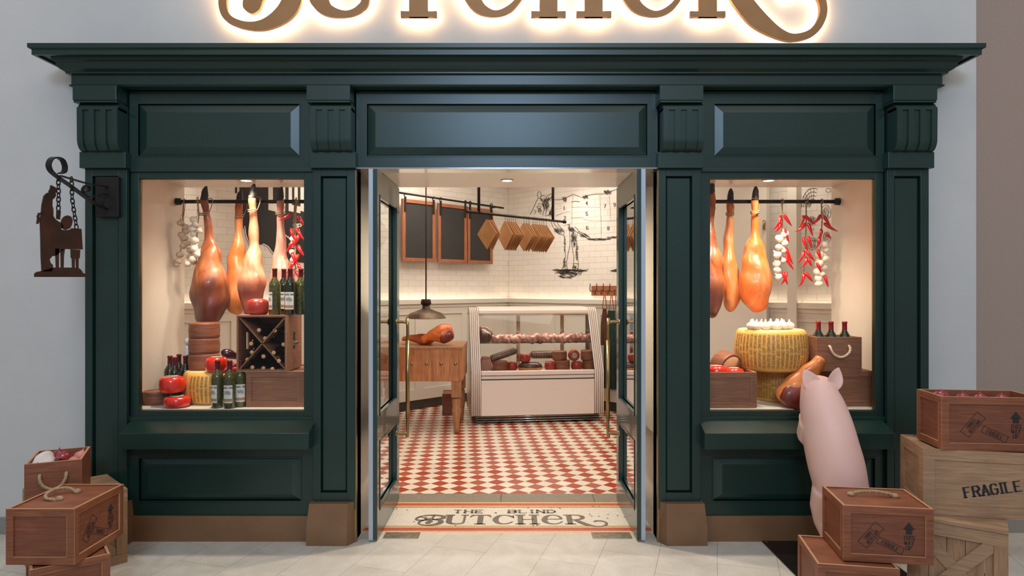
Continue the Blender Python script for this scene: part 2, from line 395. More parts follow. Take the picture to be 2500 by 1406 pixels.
def paving():
    m = mat('pale_stone_paving', S(200, 192, 178), .42); N, L, b = nt(m); v = coords(m, rot=(0, 0, math.radians(107)))
    br = N.new('ShaderNodeTexBrick'); br.inputs['Scale'].default_value = 1; br.inputs['Brick Width'].default_value = .62; br.inputs['Row Height'].default_value = .325
    br.inputs['Mortar Size'].default_value = .0022; br.inputs['Mortar Smooth'].default_value = .2; br.offset = .37
    br.inputs['Color1'].default_value = (*S(198, 191, 178), 1); br.inputs['Color2'].default_value = (*S(188, 181, 168), 1); br.inputs['Mortar'].default_value = (*S(132, 124, 112), 1)
    L.new(v, br.inputs['Vector']); n = noise_tex(m, v, 4, 8, .7, .5); n2 = noise_tex(m, v, 180, 2)
    c = mix(m, .35, br.outputs['Color'], ramp(m, n, [(.35, S(176, 164, 146)), (.62, S(222, 214, 202))]))
    c = mix(m, .12, c, ramp(m, n2, [(.4, (.1, .1, .1)), (.6, (1, 1, 1))]), 'OVERLAY')
    setcol(m, c); bump(m, math_n(m, 'SUBTRACT', 1, br.outputs['Fac']), .3, .002); return m
M['paving'] = paving()
def checker():
    s = .1061; m = mat('checkered_clay_tile', S(180, 90, 60), .22); N, L, b = nt(m); t = N.new('ShaderNodeTexCoord')
    sub = N.new('ShaderNodeVectorMath'); sub.operation = 'SUBTRACT'; sub.inputs[1].default_value = (-.409, 5.193, 0); L.new(t.outputs['Object'], sub.inputs[0])
    mp = N.new('ShaderNodeMapping'); mp.inputs['Rotation'].default_value = (0, 0, PI/4-.078); mp.inputs['Scale'].default_value = (1/s, 1/s, 1); mp.inputs['Location'].default_value = (100.5, 100.5, .5)
    L.new(sub.outputs[0], mp.inputs[0]); ck = N.new('ShaderNodeTexChecker'); ck.inputs['Scale'].default_value = 1; L.new(mp.outputs[0], ck.inputs[0])
    ck.inputs[1].default_value = (1, 1, 1, 1); ck.inputs[2].default_value = (0, 0, 0, 1)
    flv = N.new('ShaderNodeVectorMath'); flv.operation = 'FLOOR'; L.new(mp.outputs[0], flv.inputs[0]); wn = N.new('ShaderNodeTexWhiteNoise'); wn.noise_dimensions = '2D'; L.new(flv.outputs[0], wn.inputs[0])
    frv = N.new('ShaderNodeVectorMath'); frv.operation = 'FRACTION'; L.new(mp.outputs[0], frv.inputs[0]); sp = N.new('ShaderNodeSeparateXYZ'); L.new(frv.outputs[0], sp.inputs[0])
    red = ramp(m, wn.outputs[0], [(0, S(166, 54, 26)), (.5, S(168, 76, 52)), (1, S(166, 92, 72))])
    wh = ramp(m, wn.outputs[0], [(0, S(228, 216, 196)), (1, S(236, 226, 208))])
    n = noise_tex(m, coords(m), 30, 5); c = mix(m, ck.outputs[0], red, wh); c = mix(m, .12, c, ramp(m, n, [(.3, (.3, .3, .3)), (.7, (.7, .7, .7))]), 'OVERLAY')
    e = [math_n(m, 'LESS_THAN', math_n(m, 'ABSOLUTE', math_n(m, 'SUBTRACT', sp.outputs[i], .5)), .488) for i in (0, 1)]
    c = mix(m, math_n(m, 'MULTIPLY', e[0], e[1]), S(196, 178, 152), c); setcol(m, c); return m
M['checker'] = checker()
def mosaic(name, c1, c2, g, scale=110):
    m = mat(name, c1, .3); N, L, b = nt(m); v = coords(m); vo = N.new('ShaderNodeTexVoronoi'); vo.inputs['Scale'].default_value = scale; vo.inputs['Randomness'].default_value = .5
    vo.feature = 'DISTANCE_TO_EDGE'; L.new(v, vo.inputs['Vector']); v2 = N.new('ShaderNodeTexVoronoi'); v2.inputs['Scale'].default_value = scale; v2.inputs['Randomness'].default_value = .5; L.new(v, v2.inputs['Vector'])
    sp = N.new('ShaderNodeSeparateColor'); L.new(v2.outputs['Color'], sp.inputs[0])
    c = ramp(m, sp.outputs[0], [(0, c1), (1, c2)]); k = math_n(m, 'LESS_THAN', vo.outputs[0], .05)
    setcol(m, mix(m, k, c, g)); bump(m, ramp(m, vo.outputs[0], [(0, (0, 0, 0)), (.12, (1, 1, 1))]), .4, .002); return m
M['mos_white'] = mosaic('white_mosaic', S(226, 216, 198), S(238, 230, 214), S(190, 178, 160))
M['mos_red'] = mosaic('red_mosaic', S(168, 40, 26), S(196, 70, 46), S(206, 150, 120))
M['mos_orange'] = mosaic('orange_mosaic', S(226, 170, 104), S(238, 190, 128), S(214, 170, 120))
M['mos_ink'] = mosaic('dark_mosaic', S(50, 43, 34), S(84, 72, 58), S(196, 184, 164), 90)
M['granite'] = noisy('speckled_granite', S(104, 94, 80), S(152, 142, 124), 260, .5, lo=.4, hi=.6)
M['concrete'] = noisy('grey_floor_edge', S(120, 118, 112), S(150, 148, 140), 200, .7, lo=.4, hi=.6)
M['cornice'] = M['green']
# ------------------------------------------------------------------ floors
def struct(name, mb, m, parent=None, label=None, bevel=0):
    o = mb.build(name, m, parent, bevel=bevel)
    if not parent: o['kind'] = 'structure'
    if label: o['label'] = label
    return o
XL, XR = -2.6, 2.538            # shopfront outer edges
struct('floor', MB().box(-6, 7, -.5, 4.25, -.1, 0), M['paving'], label='pale stone paving in front of the shop')
struct('floor', MB().box(-3.6, 3.4, 5.06, 9.9, -.1, 0), M['checker'], label='red and cream checkered tile floor inside the shop')
struct('floor', MB().box(-3.6, -.955, 4.25, 5.06, -.1, -.001).box(.893, 3.4, 4.25, 5.06, -.1, -.001).box(3.4, 7, 4.25, 5.3, -.1, 0), M['concrete'], label='grey floor under the shop window platforms')
th = thing('mosaic_threshold', 'mosaic doorstep reading THE BLIND BUTCHER between red and orange borders', 'doorstep', (-.031, 4.25, 0))
th['kind'] = 'structure'
def strip(name, y0, y1, m, z=.001, x0=-.922, x1=.924):
    MB().box(x0, x1, y0-4.25, y1-4.25, -.05, z).build(name, m, th)
dd = lambda py: EYE*F/(py-703)
strip('white_field', 4.25, 4.86, M['mos_white'], 0)
for a, b, n, m in ((1299.6, 1295.9, 'orange_border', 'mos_orange'), (1295.9, 1288.4, 'red_border', 'mos_red'), (1288.4, 1285.2, 'orange_border', 'mos_orange'), (1285.2, 1284, 'dark_line', 'mos_ink'),
                   (1238.8, 1237.8, 'dark_line', 'mos_ink'), (1237.8, 1234.7, 'orange_border', 'mos_orange'), (1234.7, 1228.8, 'red_border', 'mos_red'), (1228.8, 1226.3, 'orange_border', 'mos_orange')):
    strip(n, dd(a), dd(b), M[m], .0012)
strip('granite_slab', dd(1226.2), 5.06, M['granite'], .0014, -.922, -.052); strip('granite_slab', dd(1226.2), 5.06, M['granite'], .0014, -.048, .63); strip('granite_slab', dd(1226.2), 5.06, M['granite'], .0014, .634, .924)
spk = MB(); R = random.Random(3)
for i in range(70):
    x = R.uniform(-.85, .85); y = R.uniform(.12, .52)
    if -.6 < x < .52 and .14 < y < .47: continue
    spk.box(x-.006, x+.006, y-.005, y+.005, 0, .0016)
spk.build('dark_tessera', M['mos_ink'], th)['kind'] = 'stuff'

# BUTCHER logo: centre lines (x, y, width) in units with the baseline at y=0 and a cap height of 217
LOGO = {
 'B': [[(560,152,10),(540,166,22),(520,150,24),(512,118,22),(530,92,24),(570,88,26),(606,108,22),(624,138,16)], [(560,152,10),(580,150,22),(590,132,26),(578,118,20)],
       [(524,160,14),(570,196,22),(640,206,26),(700,196,30),(728,166,44),(712,128,36),(664,108,20),(620,106,12)],
       [(640,106,12),(692,96,26),(716,58,46),(698,14,44),(650,-17,28),(600,-20,18),(556,0,18),(545,40,20),(560,76,18),(592,96,16),(622,88,24),(634,66,36),(621,44,45),(617,31,46),(617,20,39),(617,12,22),(617,8,5)],
       [(652,204,16),(640,150,20),(648,104,14)]],
 'U': [[(776,206,46),(776,70,47),(784,36,42),(806,15,28),(846,8,15),(880,22,18),(894,56,20),(895,206,20)], [(738,207,18),(814,207,18)], [(866,207,16),(926,207,16)]],
 'T': [[(1022,206,46),(1022,0,46)], [(979,7,14),(1067,7,14)], [(942,160,10),(948,186,18),(966,200,20)], [(948,206,16),(1098,206,16)], [(1104,160,10),(1098,186,18),(1080,200,20)]],
 'C': [[(1282,152,14),(1270,176,26),(1244,198,18),(1210,208,13),(1168,188,30),(1145,130,46),(1144,80,46),(1166,28,32),(1206,9,15),(1246,22,16),(1276,56,12)], [(1284,206,10),(1284,140,12)]],
 'H': [[(1339,206,44),(1339,0,44)], [(1449,206,44),(1449,0,44)], [(1297,7,14),(1381,7,14)], [(1407,7,14),(1492,7,14)], [(1297,210,14),(1381,210,14)], [(1407,210,14),(1492,210,14)], [(1350,108,12),(1440,108,12)]],
 'e': [[(1540,116,10),(1648,116,12),(1662,140,24),(1640,190,18),(1598,208,13),(1556,188,30),(1532,130,44),(1530,78,44),(1552,28,30),(1596,8,14),(1636,22,15),(1668,62,11)]],
 'R': [[(1727,206,45),(1727,0,45)], [(1684,7,14),(1770,7,14)], [(1684,210,14),(1750,210,14)], [(1730,209,14),(1790,209,16),(1826,188,30),(1836,156,38),(1818,122,28),(1780,104,12),(1740,102,10)],
       [(1770,100,30),(1790,72,42),(1812,38,46),(1850,-6,44),(1900,-40,26),(1940,-50,18),(1985,-34,18),(2008,8,18),(2000,52,19),(1966,76,22),(1930,70,26),(1915,52,18)]]}
MS = .269/318
def mosfmap(z0):
    def f(x, y, t): return Vector(((x-1022)*MS-.2116+.031, 4.405-4.25+y*MS, t))
    return f
for ch, rb in LOGO.items():
    b = MB()
    for r in rb: b.ribbon(r, mosfmap(0), -.003, .002)
    b.build('mosaic_letter', M['mos_ink'], th)['label'] = 'dark mosaic letter '+ch
b = MB()
for q in text_quads('THE . BLIND', .062, .26, .13, True, .80, .50): b.quad2(q, lambda x, y: Vector((x-.02, y+4.625-4.25, .0018)))
b.build('small_mosaic_lettering', M['mos_ink'], th)
for i, (x0, x1, side) in enumerate(((-.80, -.583, 'left'), (.50, .74, 'right'))):
    t = thing('floor_spring_cover', f'scuffed steel plate set in the paving beside the {side} door leaf', 'floor plate', ((x0+x1)/2, 4.2, 0))
    h = (x1-x0)/2; MB().box(-h, h, -.045, .045, -.01, .003).build('plate', M['steel'], t)
    MB().box(-h, h, -.05, -.045, -.01, .005).box(-h, h, .045, .05, -.01, .005).box(h, h+.004, -.05, .05, -.01, .005).build('rim', M['chrome'], t)

# ------------------------------------------------------------------ grey facade wall, neighbouring wall
g = MB().box(-5.5, 2.93, 4.24, 4.34, 2.62, 5.2).box(-5.5, -2.45, 4.24, 4.34, 0, 2.62).box(2.40, 2.93, 4.24, 4.34, 0, 2.62)
struct('wall_front', g, M['mallwall'], label='pale grey plaster wall around the green shopfront')
struct('wall_right', MB().box(3.42, 8, 5.2, 5.3, 0, 5.2), M['brownwall'], label='taupe wall beyond the right corner')
struct('baseboard_left', MB().box(-5.5, -2.62, 4.225, 4.24, 0, .105), M['concrete'])
struct('baseboard_right', MB().box(2.56, 2.93, 4.225, 4.24, 0, .105), M['concrete'])

# ------------------------------------------------------------------ shopfront joinery
def raised(mb, x0, x1, z0, z1, y, inx, inz, dep=.009, up=-.003):
    """raised field: bevel climbing from a groove to a flat centre, facing -Y"""
    vs = [(x0, y+dep, z0), (x1, y+dep, z0), (x1, y+dep, z1), (x0, y+dep, z1), (x0+inx, y+up, z0+inz), (x1-inx, y+up, z0+inz), (x1-inx, y+up, z1-inz), (x0+inx, y+up, z1-inz)]
    mb.add(vs, [(0, 1, 5, 4), (1, 2, 6, 5), (2, 3, 7, 6), (3, 0, 4, 7), (4, 5, 6, 7)])
    return mb
def frame_boards(mb, X0, X1, Z0, Z1, x0, x1, z0, z1, y0, y1):
    mb.box(X0, x0, y0, y1, Z0, Z1); mb.box(x1, X1, y0, y1, Z0, Z1); mb.box(x0, x1, y0, y1, Z0, z0); mb.box(x0, x1, y0, y1, z1, Z1); return mb
def beadrect(mb, x0, x1, z0, z1, y, w=.006, p=.005):
    """thin raised bead around a rectangle"""
    mb.box(x0-w, x0, y-p, y+.01, z0-w, z1+w); mb.box(x1, x1+w, y-p, y+.01, z0-w, z1+w); mb.box(x0, x1, y-p, y+.01, z0-w, z0); mb.box(x0, x1, y-p, y+.01, z1, z1+w); return mb
G = M['green']
prof = [(-.09, 2.967), (.205, 2.967), (.205, 2.943), (.198, 2.938), (.19, 2.934), (.19, 2.905), (.172, 2.905), (.172, 2.915), (.125, 2.915), (.12, 2.897), (.112, 2.893), (.108, 2.886), (.105, 2.874), (.094, 2.856), (.078, 2.846),
        (.072, 2.842), (.072, 2.834), (.05, 2.829), (.05, 2.774), (.056, 2.772), (.060, 2.767), (.056, 2.762), (.045, 2.757), (-.09, 2.757)]
c = MB(); rows = []
for p, z in prof: rows.append([(XL-p if p > 0 else XL, 4.24, z), (XL-max(p, 0), 4.09-p, z), (XR+max(p, 0), 4.09-p, z), (XR+max(p, 0), 4.24, z)])
c.grid(rows, close_u=False, cap=False, smooth=False)
t = thing('trim_1', 'dark green moulded cornice across the top of the shopfront', 'cornice', (0, 4.1, 2.757), kind='structure')
o = c.build('moulding', G, t); o.location = (0, -4.1, -2.757)
MB().box(XL-.0, XR, 4.10, 4.24, 2.757, 2.96).build('core', G, t, loc=(0, -4.1, -2.757))

def pilaster(i, x0, x1, label, chl, chr_):
    t = thing(f'trim_{i}', label, 'pilaster', ((x0+x1)/2, 4.1, 0), kind='structure'); off = (-(x0+x1)/2, -4.1, 0)
    b = MB(); px0, px1 = x0+.044, x1-.05
    frame_boards(b, x0, x1, .2, 2.275, px0, px1, .303, 2.231, 4.09, 4.12); b.box(x0, x1, 4.12, 4.245, 0, 2.275)
    b.build('shaft', G, t, off, bevel=.0015); raised(MB(), px0, px1, .303, 2.231, 4.106, .012, .012, .012, 0).build('sunk_panel', G, t, off)
    b = MB(); b.box(x0-.012, x1+.012, 4.055, 4.245, 2.275, 2.372); b.build('necking_block', G, t, off, bevel=.002)
    # scrolled fluted corbel
    a0, a1 = x0+.008, x1-.004; n = 9; b = MB(); prof = [(.088, 2.628), (.088, 2.44)]+[(.088-.05*(1-math.cos(k/n*PI/2))-0, 2.44-.07*math.sin(k/n*PI/2)) for k in range(1, n+1)]
    prof = [(.06, 2.655), (.075, 2.64), (.08, 2.628)]+[(p-.01, z) for p, z in prof[1:]]
    rows = [[(a0, 4.245, z), (a0, 4.09-p, z), (a1, 4.09-p, z), (a1, 4.245, z)] for p, z in prof]
    b.grid(rows, close_u=False, cap=False, smooth=False); b.box(a0+.001, a1-.001, 4.07, 4.24, 2.37, 2.65)
    b.build('corbel', G, t, off)
    b = MB(); wd = (a1-a0); prof2 = [(p+.012, z) for p, z in prof[2:]]; prof2[0] = (prof2[0][0], 2.615)
    for k in range(4):
        u0 = a0+wd*(k*2+.02)/7; u1 = a0+wd*(k*2+.98)/7
        rows = [[(u0, 4.12-.02, z), (u0, 4.09-p, z), (u1, 4.09-p, z), (u1, 4.1, z)] for p, z in prof2]; b.grid(rows, close_u=False, cap=False, smooth=False)
        b.add([r for r in rows[0]], [(0, 1, 2, 3)]); b.add([r for r in rows[-1]], [(0, 1, 2, 3)])
    b.box(a0, a1, 4.0, 4.1, 2.612, 2.628)
    b.build('flute', G, t, off)
    b = MB(); b.box(x0-.014, x1-.008, 3.995, 4.245, 2.668, 2.757); b.box(x0-.012, x1-.010, 4.0, 4.245, 2.655, 2.668); b.build('corbel_cap', G, t, off, bevel=.002)
    # bronze plinth block: chamfered to the doorway side and the top
    b = MB(); f0, f1 = x0-.028, x1+.028; k0 = chl; k1 = chr_
    zs = [(0, 0), (.10, 0), (.25, .014)]
    rows = [[(f0 if not k0 else x0-.0, 4.245, z), (f0+q if not k0 else x0, 4.10, z), (f0+q if not k0 else x0+.038, 4.035+q, z), (f1-q if not k1 else x1-.038, 4.035+q, z), (f1-q if not k1 else x1, 4.10, z), (f1 if not k1 else x1, 4.245, z)] for z, q in zs]
    b.grid(rows, smooth=False); b.build('plinth_block', M['bronze'], t, off)
pilaster(2, -2.6, -2.346, 'leftmost dark green pilaster with fluted corbel, behind the hanging iron sign', 0, 0)
pilaster(3, -1.209, -.955, 'dark green pilaster with fluted corbel just left of the doorway', 0, 1)
pilaster(4, .893, 1.147, 'dark green pilaster with fluted corbel just right of the doorway', 1, 0)
pilaster(5, 2.284, 2.538, 'rightmost dark green pilaster with fluted corbel, above the stacked crates', 0, 0)

def header(t, X0, X1, x0, x1, off):
    b = MB(); frame_boards(b, X0, X1, 2.283, 2.757, x0, x1, 2.361, 2.678, 4.12, 4.15); b.box(X0, X1, 4.15, 4.24, 2.283, 2.757); beadrect(b, x0, x1, 2.361, 2.678, 4.12, .007, .004)
    b.build('header_board', G, t, off)
    raised(MB(), x0+.004, x1-.004, 2.365, 2.674, 4.118, .048, .048, .011, -.002).build('header_panel', G, t, off)
t = thing('trim_6', 'long dark green raised panel over the open doorway', 'header', (-.031, 4.12, 2.283), kind='structure')
header(t, -.955, .893, -.889, .829, (.031, -4.12, -2.283))
MB().box(-.955, .893, 4.10, 4.24, 2.277, 2.286).build('bottom_strip', M['chrome'], t, (.031, -4.12, -2.283))

def window_bay(i, X0, X1, mirror, label):
    cx = (X0+X1)/2; t = thing(f'window_{i}', label, 'shop window', (cx, 4.12, 0), kind='structure'); off = (-cx, -4.12, 0)
    m = lambda a, b: (a, b) if not mirror else (-.062-b, -.062-a)
    header(t, X0, X1, *m(-2.291, -1.304), off)
    gx0, gx1 = m(-2.295, -1.28); b = MB()
    frame_boards(b, X0, X1, .741, 2.283, gx0, gx1, .793, 2.222, 4.13, 4.17); b.build('window_frame', G, t, off, bevel=.002)
    b = MB(); frame_boards(b, X0, X1, .735, 2.283, gx0-.055, gx1+.055 if not mirror else gx1+.055, .76, 2.262, 4.115, 4.13); b.build('architrave', G, t, off, bevel=.002)
    b = MB(); frame_boards(b, gx0-.004, gx1+.004, .789, 2.226, gx0+.002, gx1-.002, .796, 2.219, 4.15, 4.158); b.build('glazing_bead', M['brass'], t, off)
    MB().add([(gx0, 4.155, .793), (gx1, 4.155, .793), (gx1, 4.155, 2.222), (gx0, 4.155, 2.222)], [(0, 1, 2, 3)]).build('window_pane', M['glass'], t, off)
    sx0, sx1 = m(-2.335, -1.205); b = MB()
    vs = []
    for x in (sx0, sx1): vs += [(x, 4.17, .741), (x, 4.12, .741), (x, 3.985, .688), (x, 3.985, .592), (x, 4.0, .59), (x, 4.17, .59)]
    b.add(vs, [(0, 1, 2, 3, 4, 5), (11, 10, 9, 8, 7, 6)]+[(k, (k+1) % 6, (k+1) % 6+6, k+6) for k in range(6)]); b.build('sill', G, t, off, bevel=.003)
    b = MB(); lx0, lx1 = m(-2.286, -1.296); frame_boards(b, X0, X1, .15, .60, lx0, lx1, .246, .5075, 4.12, 4.15); b.box(X0, X1, 4.15, 4.24, 0, .74); beadrect(b, lx0, lx1, .246, .5075, 4.12)
    b.build('apron_board', G, t, off); raised(MB(), lx0+.004, lx1-.004, .25, .504, 4.12, .05, .035, .012, -.002).build('apron_panel', G, t, off)
    MB().box(X0, X1, 4.105, 4.15, 0, .155).build('kick_plinth', M['bronze'], t, off, bevel=.001)
window_bay(1, -2.346, -1.209, False, 'left display window in green joinery, full of hams, cheeses and bottles')
window_bay(2, 1.147, 2.284, True, 'right display window in green joinery, behind the pink pig')

# ------------------------------------------------------------------ display boxes, vestibule
W = M['cream']
struct('ceiling', MB().box(-2.38, 2.32, 4.17, 4.87, 2.28, 2.34), M['ceil'], label='low cream soffit above the doorway and the display windows')
struct('ceiling', MB().box(-2.45, 2.39, 4.345, 4.87, 2.34, 3.38).box(-2.38, 2.32, 4.17, 4.345, 2.34, 2.36), M['ceil'], label='cream bulkhead above the soffit')
struct('ceiling', MB().box(-3.7, 3.34, 4.87, 9.95, 3.3, 3.38), M['ceil'], label='white ceiling of the shop')
struct('wall_left', MB().box(-3.6, -2.38, 4.345, 4.88, 0, 3.3), W, label='cream side wall of the left display window')
struct('wall_right', MB().box(2.32, 2.98, 4.345, 4.88, 0, 3.3).box(2.9, 3.34, 4.85, 4.9, 0, 3.3), W, label='cream side wall of the right display window')
struct('wall_left', MB().box(-2.44, -2.38, 4.175, 4.345, 0, 2.28), W); struct('wall_right', MB().box(2.32, 2.38, 4.175, 4.345, 0, 2.28), W)
struct('wall_left', MB().box(-1.02, -.955, 4.12, 4.86, 0, 2.28), W, label='cream reveal left of the doorway'); struct('wall_right', MB().box(.893, .958, 4.12, 4.86, 0, 2.28), W, label='cream reveal right of the doorway')
struct('trim_7', MB().box(-.957, -.949, 4.095, 4.125, 0, 2.28).box(.887, .895, 4.095, 4.125, 0, 2.28), M['brass'])
for x0, x1, s in ((-2.38, -1.02, 'left'), (.958, 2.32, 'right')):
    struct('trim_8', MB().box(x0, x1, 4.17, 4.87, .74, .80).box(x0, x1, 4.82, 4.87, 0, .74), M['wains'], label=f'cream display platform inside the {s} window')
struct('wall_left', MB().box(-3.7, -3.6, 4.35, 6.4, 0, 3.3), W); struct('wall_right', MB().box(3.30, 3.34, 4.9, 6.6, 0, 3.3), W)

# ------------------------------------------------------------------ shop back walls at 45 degrees
CX, CY = -.05, 9.85
def wall45(side, L):
    """local x runs from the back corner along the wall, local -y faces the room"""
    rz = PI+PI/4 if side == 'left' else -PI/4
    t = thing('wall_'+side, f'white tiled {side} wall of the shop above cream panelling', 'wall', (CX, CY, 0), rz, kind='structure')
    s = 1 if side == 'right' else -1      # room side is -y local for right wall, +y local for left wall
    o = lambda y0, y1: (min(y0, y1), max(y0, y1))
    q = -1 if side == 'right' else 1
    MB().box(0, L, *o(0, -.1*q), 1.38, 3.3).build('tiling', M['tile'], t)
    b = MB(); b.box(0, L, *o(.07*q, -.1*q), .12, 1.37)
    x = .12
    while x < L-.2:      # shaker panels with sunk fields
        x1 = min(x+.78, L)
        frame_boards(b, x, x1, .12, 1.30, x+.07, x1-.07, .26, 1.21, *o(.082*q, .07*q))
        x += .78
    b.build('panelling', M['wains'], t)
    MB().box(0, L, *o(.075*q, -.1*q), 0, .12).build('baseboard', M['black_base'], t)
    b = MB(); b.box(0, L, *o(.11*q, 0), 1.345, 1.375); b.box(0, L, *o(.11*q, .095*q), 1.375, 1.40); b.box(0, L, *o(.09*q, .06*q), 1.30, 1.345); b.build('ledge', M['wains'], t)
    MB().box(.05, L, *o(.07*q, .05*q), 1.376, 1.382).build('light_strip', M['ledge_led'], t)
    return t
wallL = wall45('left', 5.05); wallR = wall45('right', 4.85)
# white door and pilaster at the far right of the room, seen through the right window
def onR(px, z=0, off=.0):       # point on the right wall at a photo column
    k = (px-1250)/F; Y = (CX+CY-off*1.4142)/(1+k); return Vector((k*Y, Y, z))
def onL(px, z=0, off=.0):
    k = (px-1250)/F; Y = (CY-CX-off*1.4142)/(1-k); return Vector((k*Y, Y, z))
t = thing('door_3', 'flat cream door seen through the right window', 'door', onR(1806), -PI/4, kind='structure')
L_ = (onR(1878)-onR(1722)).length/2
b = MB().box(-L_, L_, -.16, -.09, .0, 2.7); b.build('door_leaf', M['wains'], t)
b = MB(); 
for z in (.5, 1.7, 2.2): b.tube([(L_-.02, -.175, z-.05), (L_-.02, -.175, z+.05)], .012)
b.build('hinge', M['brass'], t)
t = thing('trim_9', 'cream pilaster between the tiled strips behind the garlic strings', 'pilaster', onR(1946), -PI/4, kind='structure')
L_ = (onR(1957)-onR(1935)).length/2; MB().box(-L_, L_, -.13, 0, 0, 3.3).build('post', M['wains'], t)

# ------------------------------------------------------------------ glazed door leaves, held open at right angles
def door_leaf(i, s, xin, label):
    """s=-1 left leaf, +1 right leaf; xin = face towards the doorway centre"""
    t = thing(f'door_{i}', label, 'door', (xin, 4.1, 0), kind='structure'); T = .052
    X = lambda a, b: (min(s*a, s*b), max(s*a, s*b)); D = M['door_green']
    b = MB()
    for y0, y1, z0, z1 in ((0, .078, .012, 2.277), (.69, .80, .012, 2.277), (.078, .69, 2.13, 2.277), (.078, .69, .60, .755), (.078, .69, .012, .17)): b.box(*X(.0, .028), y0, y1, z0, z1)
    for y0, y1, z0, z1 in ((0.0, .078, .012, 2.277), (.69, .80, .012, 2.277), (.078, .69, 2.13, 2.277), (.078, .69, .60, .755), (.078, .69, .012, .17)): b.box(*X(.028, T-.001), y0+.001, y1, z0, z1)
    b.build('leaf_frame', D, t, bevel=.001)
    MB().box(*X(.030, T), -.002, .80, .012, 2.277).build('edge_strip', M['alu'], t) if False else None
    MB().box(*X(.026, T), -.003, .002, .012, 2.277).build('edge_strip', M['alu'], t)
    MB().add([(s*.026, .078, .755), (s*.026, .69, .755), (s*.026, .69, 2.13), (s*.026, .078, 2.13)], [(0, 1, 2, 3)]).build('glass_pane', M['doorglass'], t)
    MB().add([(s*.026, .078, .17), (s*.026, .69, .17), (s*.026, .69, .60), (s*.026, .078, .60)], [(0, 1, 2, 3)]).build('lower_glass_pane', M['doorglass'], t)
    b = MB()
    for z0, z1 in ((.755, 2.13), (.17, .60)):
        for fx in ((-.001, .018), (.034, T+.001)):
            for k, (w_, pr) in enumerate(((.016, 0), (.007, .003))):
                xx = (fx[0]-pr, fx[1]) if fx[0] < 0 else (fx[0], fx[1]+pr)
                b.box(*X(*xx), .078, .078+w_, z0, z1).box(*X(*xx), .69-w_, .69, z0, z1).box(*X(*xx), .078, .69, z0, z0+w_).box(*X(*xx), .078, .69, z1-w_, z1)
    b.build('glazing_moulding', D, t)
    for side, x0 in ((-1, 0), (1, T)):
        d = -s*1 if side == -1 else s; bx = s*x0; b = MB(); y = .66; st = .083
        pts = [(bx, y, 1.31), (bx+d*(st-.03), y, 1.31), (bx+d*(st-.01), y, 1.303), (bx+d*st, y, 1.28), (bx+d*st, y, .55), (bx+d*(st-.01), y, .527), (bx+d*(st-.03), y, .52), (bx, y, .52)]
        h = MB().tube(catmull(pts, 4), .0105, 12); h.tube([(bx+d*st, y, .63), (bx+d*st, y, 1.18)], .0145, 14)
        for z in (.52, 1.31): h.lathe([(.02, 0), (.02, .006), (.012, .01)], 16, Matrix.Translation((bx, y, z)) @ Matrix.Rotation(d*PI/2, 4, 'Y'))
        h.build('pull_handle', M['brass'], t)
    MB().box(*X(.004, T-.004), .006, .10, 0, .012).build('pivot_shoe', M['steel'], t)
door_leaf(1, -1, -.8225, 'left glazed green door leaf standing open with brass pull handles')
door_leaf(2, 1, .7625, 'right glazed green door leaf standing open with brass pull handles')

# ------------------------------------------------------------------ downlights in the soffit
def downlight(x, y, label, power, tgt, ang=125):
    t = thing('recessed_downlight', label, 'ceiling light', (x, y, 2.28), group='round downlights in the low soffit')
    MB().lathe([(.034, 0), (.045, -.001), (.047, -.004), (.036, -.006), (.034, 0)], 32).build('trim_ring', M['white'], t)
    MB().lathe([(.034, -.003), (.02, -.0035), (.001, -.0035)], 32).build('lamp_lens', M['lens'], t)
    l = lamp('downlight_beam', 'SPOT', (0, 0, -.012), tgt, power, WARM, .03, spot=ang, blend=.7, parent=t)
downlight(-1.80, 4.55, 'small round downlight above the left display window', 24, (0, 0, -1))
downlight(-.033, 4.55, 'small round downlight above the doorway', 110, (0, 0, -1), 168)
downlight(1.737, 4.55, 'small round downlight above the right display window', 24, (0, 0, -1))
# unseen spots light the displays from just above the glass head, behind the header
for x_ in (-1.8, -1.25, 1.25, 1.75):
    lamp('unseen_display_spot', 'SPOT', (x_, 4.22, 2.27), (x_*1.0, 4.75, 1.1), 62, WARM, .05, spot=92, blend=.8)

# ------------------------------------------------------------------ halo-lit sign letters
for ch, rb in LOGO.items():
    xs = [p[0] for r in rb for p in r]; cx = (min(xs)+max(xs))/2; s = 4.19/F
    X0 = (cx-1250)*s; Z0 = EYE+(703-43)*s
    t = thing('sign_letter', f'big gold halo-lit letter {ch} above the cornice', 'sign letter', (X0, 4.19, Z0), group='gold letters of the shop sign')
    f = lambda x, y, q, cx=cx: Vector(((x-cx)*s, q, y*s))
    b = MB(); e = MB()
    for k, r in enumerate(rb):
        b.ribbon(r, f, -.012-.0004*k, .015+.0003*k, 6); e.ribbon([(x, y, max(w_-7, 4)) for x, y, w_ in r], f, .0175+.0002*k, .0205, 4)
    b.build('letter_face', M['gold'], t); e.build('led_backing', M['led'], t)

# ================================================================== things in the display windows
TOP = .80
